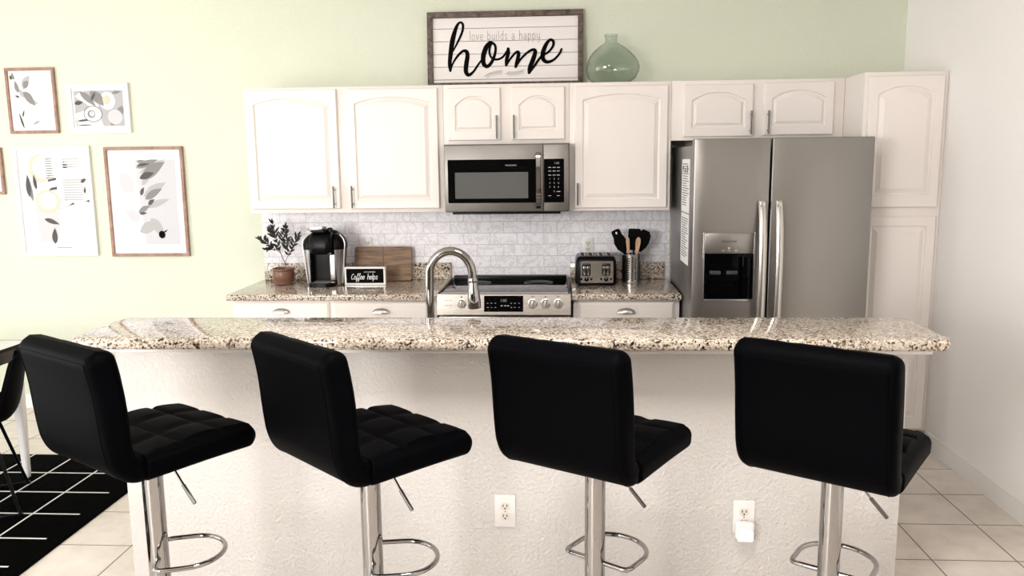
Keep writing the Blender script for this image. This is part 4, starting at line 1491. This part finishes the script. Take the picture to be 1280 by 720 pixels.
for i, st_ in enumerate(stems):
    C = bez(st_, 5)
    first = int(len(C) * (0.5 if i == 0 else 0.35))
    k = first
    while k < len(C):
        for q in (-1, 1):
            t = (C[min(k + 1, len(C) - 1)] - C[k - 1]).normalized()
            side = Vector((rr.uniform(0.5, 1) * q, rr.uniform(-0.9, 0.3), rr.uniform(-0.5, 0.3)))
            bm = BM()
            leaf3d(bm, C[k], t * 0.8 + side * 0.8, Vector((0, -1, 0.4)), rr.uniform(0.034, 0.052), rr.uniform(0.0062, 0.0085))
            bmesh.ops.solidify(bm, geom=bm.faces[:], thickness=0.0006)
            obj('leaf', bm, 'leaf', pt, 60)
        k += 2
    bm = BM()
    leaf3d(bm, C[-1], C[-1] - C[-2], Vector((0, -1, 0)), 0.04, 0.007)
    bmesh.ops.solidify(bm, geom=bm.faces[:], thickness=0.0006)
    obj('leaf', bm, 'leaf', pt, 60)

# single-cup coffee maker
cm = thing('coffee_maker', 'black and silver single-cup coffee maker on the left worktop', 'coffee maker', (-1.388, -0.245, ZC))
cm.scale = (1, 1, 1)


def plan(w, d, r, y0=0.0, n=6):
    P = []
    for cx, cy, a0 in ((w / 2 - r, y0 + d / 2 - r, 0), (-w / 2 + r, y0 + d / 2 - r, 90), (-w / 2 + r, y0 - d / 2 + r, 180), (w / 2 - r, y0 - d / 2 + r, 270)):
        for k in range(n + 1):
            a = math.radians(a0 + 90 * k / n)
            P.append((cx + r * math.cos(a), cy + r * math.sin(a)))
    return P


bm = BM()
loft(bm, [[(x, y, z) for x, y in plan(w, d, min(0.05, w / 2.1, d / 2.1), y0)] for z, w, d, y0 in ((0.002, 0.19, 0.16, 0.06), (0.05, 0.19, 0.16, 0.06), (0.22, 0.196, 0.16, 0.06), (0.285, 0.19, 0.15, 0.06), (0.325, 0.165, 0.13, 0.06), (0.340, 0.13, 0.10, 0.06), (0.345, 0.10, 0.08, 0.06))])
obj('body', bm, 'black', cm, 45)
def shell_rows(sx, rows):
    loops = []
    for z, xo, xi, yf, yb in rows:
        L = []
        for k in range(9):
            a = PI / 2 * k / 8
            L.append((sx * (xi + (xo - xi) * math.sin(a)), yf + (1 - math.cos(a)) * 0.05, z))
        L += [(sx * xo, yb, z), (sx * xi, yb, z)]
        loops.append(L)
    return loops


for sx in (-1, 1):     # silver cheeks below, black shoulders above
    bm = BM(); loft(bm, shell_rows(sx, [(0.004, 0.110, 0.086, -0.045, 0.05), (0.10, 0.119, 0.083, -0.055, 0.05), (0.20, 0.128, 0.080, -0.060, 0.05), (0.228, 0.131, 0.079, -0.061, 0.05)]))
    obj('cheek', bm, 'silver_plastic', cm, 40)
    bm = BM(); loft(bm, shell_rows(sx, [(0.229, 0.131, 0.079, -0.061, 0.06), (0.262, 0.134, 0.078, -0.062, 0.06), (0.29, 0.125, 0.078, -0.055, 0.06), (0.316, 0.102, 0.072, -0.04, 0.06), (0.328, 0.082, 0.066, -0.02, 0.06)]))
    obj('shoulder', bm, 'black', cm, 40)
    bm = BM()
    tube(bm, bez([(sx * 0.112, -0.012, 0.01), (sx * 0.121, -0.016, 0.10), (sx * 0.131, -0.018, 0.21), (sx * 0.1355, -0.018, 0.258), (sx * 0.127, -0.014, 0.293), (sx * 0.103, -0.008, 0.321)], 5), 0.0042, 10)
    obj('trim_line', bm, 'bright_steel', cm, 40)
bm = BM()
loft(bm, [[(x, y, z) for x, y in plan(0.165, 0.12, 0.05, -0.075)] for z in (0.0, 0.004, 0.022, 0.026)])
obj('drip_tray', bm, 'black', cm, 40)
bm = BM()
for k in range(7):
    box(bm, -0.055, 0.055, -0.115 + 0.014 * k, -0.109 + 0.014 * k, 0.026, 0.0275)
obj('drip_grate', bm, 'gunmetal', cm)
bm = BM()    # brew head over the cup bay
loft(bm, [[(x, y, z) for x, y in plan(w, d, 0.035, y0)] for z, w, d, y0 in ((0.205, 0.11, 0.09, -0.065), (0.215, 0.135, 0.11, -0.065), (0.25, 0.145, 0.12, -0.062), (0.30, 0.14, 0.12, -0.055), (0.335, 0.125, 0.11, -0.045), (0.345, 0.10, 0.09, -0.04))])
obj('brew_head', bm, 'black', cm, 45)
bm = BM()    # lift handle on top
hp = [(-0.072, -0.09, 0.372), (-0.074, -0.115, 0.374), (-0.04, -0.128, 0.378), (0.03, -0.125, 0.376), (0.052, -0.1, 0.372)]
loft(bm, [[(x, y, z) for x, y in plan(0.118, 0.085, 0.03, -0.075)] for z in (0.345, 0.352, 0.362)] )
obj('lid', bm, 'black', cm, 40)
bm = BM()
loft(bm, [[(x - 0.012, y, z + 0.004 * math.sin(x * 20)) for x, y in plan(w, 0.05, 0.02, -0.11)] for z, w in ((0.360, 0.10), (0.366, 0.122), (0.372, 0.122), (0.376, 0.10))])
obj('lift_handle', bm, 'silver_plastic', cm, 40)
bm = BM(); cyl(bm, (0.062, -0.06, 0.355), (0.062, -0.09, 0.355), 0.016, n=24, bev=0.004); obj('hinge_knob', bm, 'black', cm)
bm = BM()   # cup-bay liner: bright right flank
box(bm, 0.040, 0.072, -0.032, -0.018, 0.03, 0.195, 0.004)
obj('water_window', bm, 'bright_steel', cm, 40)

# cutting board and the small coffee sign
cb = thing('cutting_board', 'brown rustic wooden cutting board leaning behind the coffee sign', 'cutting board', (-1.052, -0.068, ZC + 0.0))
cb.rotation_euler = (math.radians(-7), 0, 0)
bm = BM(); prism(bm, rrect(-0.187, 0.187, 0.0, 0.222, 0.014), lambda u, v, d: (u, -d, v), 0.0, 0.020)
bmesh.ops.bevel(bm, geom=[e_ for e_ in bm.edges if len(e_.link_faces) == 2 and e_.calc_face_angle(0) > 1.2], offset=0.003, segments=2, affect='EDGES')
obj('board', bm, 'board_wood', cb)
bm = BM(); box(bm, -0.0025, 0.0025, -0.0203, -0.0150, 0.001, 0.221); obj('seam', bm, 'dark_wood', cb)

cs = thing('desk_sign', 'small black coffee sign in a white box frame on the left worktop', 'sign', (-1.130, -0.235, ZC))
W_, H_ = 0.262, 0.114
bm = BM()
for (a, b, c, d) in ((-W_ / 2, W_ / 2, H_ - 0.011, H_), (-W_ / 2, W_ / 2, 0, 0.011), (-W_ / 2, -W_ / 2 + 0.011, 0.011, H_ - 0.011), (W_ / 2 - 0.011, W_ / 2, 0.011, H_ - 0.011)):
    box(bm, a, b, -0.034, 0.0, c, d, 0.001, 1)
obj('frame', bm, 'table_white', cs)
bm = BM(); box(bm, -W_ / 2 + 0.010, W_ / 2 - 0.010, -0.022, -0.002, 0.010, H_ - 0.010); pb = obj('panel', bm, 'ink', cs)
fcs = lambda u, v, d: (u, -0.0222 - d, v)
bm = BM()
write(bm, 'Coffee', -0.093, 0.034, 0.036, 0.0016, fcs, 0.0004, 0.85, 0.055, 0.3, 0.18)
write(bm, 'helps', 0.012, 0.034, 0.036, 0.0016, fcs, 0.0004, 0.85, 0.075, 0.3, 0.18)
merge(bm, text_mesh('LIFE HAPPENS', 0.0115, lambda u, v, d: (0.028 + u, -0.0222 - d, 0.077 + v), 0.0004, 1.05))
obj('lettering', bm, 'white_ink', pb, None)

# ------------------------------------------------------------------ things on the right worktop
ts = thing('toaster', 'black and steel four-slice toaster on the right worktop', 'toaster', (0.328, -0.205, ZC))
TW, TD, TH = 0.252, 0.27, 0.182
bm = BM()
loft(bm, [[(x, y, z) for x, y in plan(w, d, 0.03)] for z, w, d in ((0.008, TW - 0.006, TD - 0.01), (0.012, TW, TD), (0.09, TW + 0.004, TD), (TH - 0.03, TW - 0.004, TD - 0.004), (TH - 0.010, TW - 0.018, TD - 0.016), (TH - 0.002, TW - 0.04, TD - 0.04), (TH, TW - 0.06, TD - 0.06))])
obj('body', bm, 'black', ts, 40)
bm = BM()
for sx in (-0.1, 0.1):
    for sy in (-0.11, 0.11):
        cyl(bm, (sx, sy, 0), (sx, sy, 0.01), 0.012, n=16)
obj('foot', bm, 'black', ts)
bm = BM()
for x in (-0.082, -0.032, 0.032, 0.082):
    prism(bm, rrect(x - 0.0155, x + 0.0155, -0.085, 0.085, 0.006), lambda u, v, d: (u, v, d), TH - 0.0005, TH + 0.002)
tr = obj('slot_rim', bm, 'chrome', ts, 30)
bm = BM()
for x in (-0.082, -0.032, 0.032, 0.082):
    prism(bm, rrect(x - 0.011, x + 0.011, -0.08, 0.08, 0.004), lambda u, v, d: (u, v, d), TH + 0.0015, TH + 0.0026)
obj('toast_slot', bm, 'dark_gap', tr, 30)
fts = lambda u, v, d: (u, -TD / 2 - d, v)
bm = BM(); prism(bm, rrect(-0.096, 0.104, 0.020, 0.155, 0.008), fts, -0.012, 0.004); fp = obj('front_plate', bm, 'nickel', ts, 30)
for x in (-0.060, 0.060):
    bm = BM(); prism(bm, rrect(x - 0.026, x + 0.026, 0.064, 0.140, 0.008), fts, 0.003, 0.0048); bz = obj('lever_slot', bm, 'black', fp, 30)
    bm = BM()
    box(bm, x - 0.019, x - 0.004, -TD / 2 - 0.0075, -TD / 2 - 0.0045, 0.070, 0.126, 0.001)
    box(bm, x + 0.004, x + 0.019, -TD / 2 - 0.0075, -TD / 2 - 0.0045, 0.070, 0.126, 0.001)
    obj('slot_lining', bm, 'chrome', bz)
    bm = BM()
    box(bm, x - 0.021, x + 0.021, -TD / 2 - 0.030, -TD / 2 - 0.003, 0.128, 0.138, 0.004)
    obj('lever', bm, 'black', fp)
    bm = BM(); cyl(bm, (x, -TD / 2 - 0.003, 0.044), (x, -TD / 2 - 0.020, 0.044), 0.0145, 0.0125, 24, 0.001); kb = obj('dial', bm, 'black', fp)
    bm = BM(); box(bm, x - 0.001, x + 0.001, -TD / 2 - 0.0207, -TD / 2 - 0.0195, 0.045, 0.056); obj('pointer', bm, 'white_plastic', kb)
    for sx in (-0.030, 0.030):
        bm = BM(); cyl(bm, (x + sx, -TD / 2 - 0.003, 0.044), (x + sx, -TD / 2 - 0.009, 0.044), 0.0065, n=16); obj('button', bm, 'black', fp)

ck = thing('utensil_crock', 'perforated steel utensil crock beside the toaster', 'utensil holder', (0.556, -0.185, ZC))
bm = BM()
R0, HC = 0.0585, 0.180
N = 96
rows = []
for z, r in ((0, R0 - 0.004), (0, R0), (HC, R0), (HC + 0.002, R0 - 0.0015), (HC, R0 - 0.003), (0.006, R0 - 0.003)):
    rows.append([(r * math.cos(2 * PI * k / 64), r * math.sin(2 * PI * k / 64), z) for k in range(64)])
loft(bm, rows)
cr = obj('crock_body', bm, 'nickel', ck, 30)
bm = BM()
for k in range(18):
    a = 2 * PI * k / 18 - 0.18
    if k % 2 == 0:
        zs_ = [0.02 + 0.0142 * j for j in range(11)]
    else:
        zs_ = [0.027 + 0.0142 * j for j in range(10)]
    c, s = math.cos(a), math.sin(a)
    for z in zs_:
        vs = []
        for q in range(8):
            b_ = 2 * PI * q / 8
            w, h = 0.0050 * math.cos(b_), 0.0050 * math.sin(b_)
            vs.append(bm.verts.new(((R0 + 0.0003) * c - w * s, (R0 + 0.0003) * s + w * c, z + h)))
        bm.faces.new(vs)
obj('perforation', bm, 'dark_gap', cr, None)


def utensil(name, label, base, top, head, head_mat, handle_mat, hr=0.006):
    """handle from crock bottom to the neck; head = flat outline extruded along the handle"""
    base, top = Vector(base), Vector(top)
    t = thing(name, label, 'utensil', base, 0, 'kitchen utensils in the steel crock')
    d = (top - base)
    L_ = d.length
    d.normalize()
    s = Vector((1, 0, 0)) - d * d.x
    s.normalize()
    n = s.cross(d)
    fm_ = lambda u, v, w: d * v + s * u + n * w
    bm = BM()
    tube(bm, [d * 0.0, d * (L_ * 0.5), d * L_], [hr, hr, hr * 0.8], 12, sx=1.0)
    obj('handle', bm, handle_mat, t)
    bm = BM()
    poly, th, hole = head
    if hole:
        # outline with a hole: two half rings
        pass
    prism(bm, [(u, v + L_) for u, v in poly], fm_, -th / 2, th / 2)
    bmesh.ops.bevel(bm, geom=[e_ for e_ in bm.edges if len(e_.link_faces) == 2 and e_.calc_face_angle(0) > 1.0], offset=min(th * 0.3, 0.002), segments=2, affect='EDGES')
    hd = obj('head', bm, head_mat, t, 40)
    return t, fm_, L_, hd


def oval(w, h, z0, n=24, sharp=1.0):
    return [(w * math.cos(2 * PI * k / n), z0 + h + h * math.sin(2 * PI * k / n)) for k in range(n)]


bx, by, bz = 0.556, -0.185, ZC
# paddle with a hanging hole, leaning far left
t, fm_, L_, hd = utensil('turner', 'black turner with a hanging hole, leaning farthest left in the crock', (bx + 0.036, by + 0.021, bz + 0.010), (bx - 0.074, by + 0.023, bz + 0.262), (rrect(-0.029, 0.029, -0.012, 0.075, 0.014), 0.006, None), 'matte_black', 'matte_black')
bm = BM(); prism(bm, oval(0.0055, 0.008, L_ + 0.045), fm_, -0.0033, 0.0033); obj('hanging_hole', bm, 'white_wall', hd)
utensil('serving_spoon', 'broad black serving spoon leaning left over the toaster', (bx + 0.030, by - 0.016, bz + 0.010), (bx - 0.046, by - 0.0175, bz + 0.195), ([(-0.007, -0.01), (0.007, -0.01), (0.016, 0.004), (0.034, 0.03), (0.040, 0.07), (0.030, 0.105), (0.0, 0.118), (-0.030, 0.105), (-0.040, 0.07), (-0.034, 0.03), (-0.016, 0.004)], 0.011, None), 'matte_black', 'matte_black')
utensil('spatula', 'wide upright black spatula, the tallest in the crock', (bx + 0.004, by - 0.004, bz + 0.010), (bx + 0.013, by - 0.004, bz + 0.225), (rrect(-0.039, 0.039, -0.02, 0.115, 0.012), 0.009, None), 'matte_black', 'matte_black')
utensil('ladle', 'black slotted spoon leaning right in the crock', (bx - 0.022, by + 0.0085, bz + 0.010), (bx + 0.047, by + 0.0095, bz + 0.205), ([(-0.014, -0.01), (0.014, -0.01), (0.036, 0.03), (0.043, 0.06), (0.040, 0.105), (0.022, 0.128), (-0.02, 0.132), (-0.038, 0.1), (-0.038, 0.05)], 0.012, None), 'matte_black', 'matte_black')
utensil('wooden_spoon', 'slim wooden spoon leaning left in the crock', (bx - 0.012, by - 0.034, bz + 0.010), (bx - 0.024, by - 0.036, bz + 0.205), ([(-0.0075, -0.01), (0.0075, -0.01), (0.0095, 0.03), (0.011, 0.06), (0.009, 0.078), (0.0, 0.086), (-0.009, 0.078), (-0.011, 0.06), (-0.0095, 0.03)], 0.011, None), 'spoon_wood', 'spoon_wood', 0.0065)
utensil('wooden_spoon', 'wider wooden spoon leaning right in the crock', (bx + 0.014, by - 0.034, bz + 0.010), (bx + 0.030, by - 0.036, bz + 0.198), ([(-0.0075, -0.01), (0.0075, -0.01), (0.013, 0.03), (0.0165, 0.058), (0.014, 0.082), (0.004, 0.093), (-0.006, 0.09), (-0.013, 0.075), (-0.0145, 0.05), (-0.012, 0.025)], 0.011, None), 'spoon_wood', 'spoon_wood', 0.0065)

# ------------------------------------------------------------------ dining corner on the left
RGX1, RGY1 = -2.125, -0.935
rug = thing('area_rug', 'black rug with thin white grid lines on the tile floor', 'rug', (-2.9, -2.2, 0.0))
bm = BM(); box(bm, -1.15, RGX1 + 2.9, -1.55, RGY1 + 2.2, 0.0005, 0.009, 0.003); obj('rug_pile', bm, 'rug_black', rug)
bm = BM()
for k in range(5):
    x = -2.447 - 0.2575 * k
    box(bm, x - 0.0045 + 2.9, x + 0.0045 + 2.9, -1.45, RGY1 + 2.2 - 0.004, 0.0085, 0.0098)
for k in range(10):
    y = -1.216 - 0.2587 * k
    box(bm, -1.05, -2.212 + 2.9, y - 0.005 + 2.2, y + 0.005 + 2.2, 0.0085, 0.0097)
obj('grid_lines', bm, 'rug_white', rug)

tb = thing('dining_table', 'white dining table with a dark edge at the left of the photo', 'table', (-3.25, -1.95, 0.0))
TX1, TY1 = 0.53, 0.72
bm = BM(); box(bm, -0.53, TX1, -0.80, TY1, 0.742, 0.757, 0.003); obj('tabletop', bm, 'table_white', tb)
bm = BM()
for (a, b, c, d) in ((TX1, TX1 + 0.005, -0.80, TY1), (-0.535, -0.53, -0.80, TY1), (-0.535, TX1 + 0.005, TY1, TY1 + 0.005), (-0.535, TX1 + 0.005, -0.805, -0.80)):
    box(bm, a, b, c, d, 0.740, 0.757)
obj('edge_band', bm, 'black', tb)
bm = BM()
for (a, b, c, d) in ((TX1 - 0.03, TX1 - 0.012, -0.76, TY1 - 0.03), (-0.518, -0.50, -0.76, TY1 - 0.03), (-0.50, TX1 - 0.03, TY1 - 0.05, TY1 - 0.03), (-0.50, TX1 - 0.03, -0.78, -0.76)):
    box(bm, a, b, c, d, 0.675, 0.742)
obj('apron', bm, 'dark_wood', tb)
for (lx, ly) in ((TX1 - 0.055, TY1 - 0.055), (-0.475, TY1 - 0.055), (TX1 - 0.055, -0.74), (-0.475, -0.74)):
    bm = BM()
    loft(bm, [[(lx + x, ly + y, z) for x, y in plan(w, w, w * 0.3)] for z, w in ((0.0095, 0.022), (0.014, 0.030), (0.05, 0.034), (0.45, 0.052), (0.74, 0.060))])
    obj('leg', bm, 'table_white', tb, 40)


def dining_chair(label, loc, rz):
    t = thing('dining_chair', label, 'chair', loc, rz)
    # local: +y = facing
    bm = BM()
    path = [(0.225, 0.452), (0.20, 0.462), (0.10, 0.450), (0.0, 0.436), (-0.10, 0.432), (-0.17, 0.446), (-0.215, 0.495), (-0.240, 0.57), (-0.256, 0.65), (-0.268, 0.72), (-0.274, 0.772)]
    C = bez([(a, b, 0) for a, b in path], 4)
    m = len(C)
    rows = []
    for i, c in enumerate(C):
        f = i / (m - 1)
        if f < 0.5:
            wdt = 0.20 + 0.035 * math.sin(PI * min(1, f / 0.5))
            cup = 0.030 + 0.05 * (f / 0.5) ** 2
        else:
            g = (f - 0.5) / 0.5
            wdt = 0.225 - 0.085 * g ** 2.2
            cup = 0.08 * (1 - 0.5 * g)
        if i == 0: wdt *= 0.85
        if i == m - 1: wdt *= 0.72
        a, b = C[max(i - 1, 0)], C[min(i + 1, m - 1)]
        tt = (b - a).normalized()
        nrm = Vector((tt.y, -tt.x))
        if nrm.y < 0 and abs(tt.x) > abs(tt.y): nrm = -nrm
        row = []
        for k in range(17):
            s_ = -1 + 2 * k / 16
            q = cup * abs(s_) ** 2.4
            row.append(bm.verts.new((s_ * wdt, c.x + nrm.x * q, c.y + nrm.y * q)))
        rows.append(row)
    for a, b in zip(rows[:-1], rows[1:]):
        for k in range(16):
            bm.faces.new((a[k], a[k + 1], b[k + 1], b[k]))
    bmesh.ops.recalc_face_normals(bm, faces=bm.faces[:])
    bmesh.ops.solidify(bm, geom=bm.faces[:], thickness=0.022)
    obj('shell', bm, 'leather', t, 60)
    for sx in (-1, 1):
        for (y0, y1) in ((0.14, 0.20), (-0.10, -0.20)):
            bm = BM()
            cyl(bm, (sx * 0.13, y0, 0.436), (sx * 0.225, y1, 0.014), 0.0085, 0.0075, 12)
            lg = obj('leg', bm, 'black', t)
            bm = BM(); cyl(bm, (sx * 0.225, y1, 0.0098), (sx * 0.225, y1, 0.022), 0.012, n=14); obj('foot', bm, 'black', lg)
        bm = BM(); cyl(bm, (sx * 0.225, 0.20, 0.018), (sx * 0.225, -0.20, 0.018), 0.005, n=10); obj('side_rail', bm, 'black', t)
    return t


dining_chair('black moulded shell dining chair tucked at the white table', (-2.775, -1.665, 0), math.radians(120))
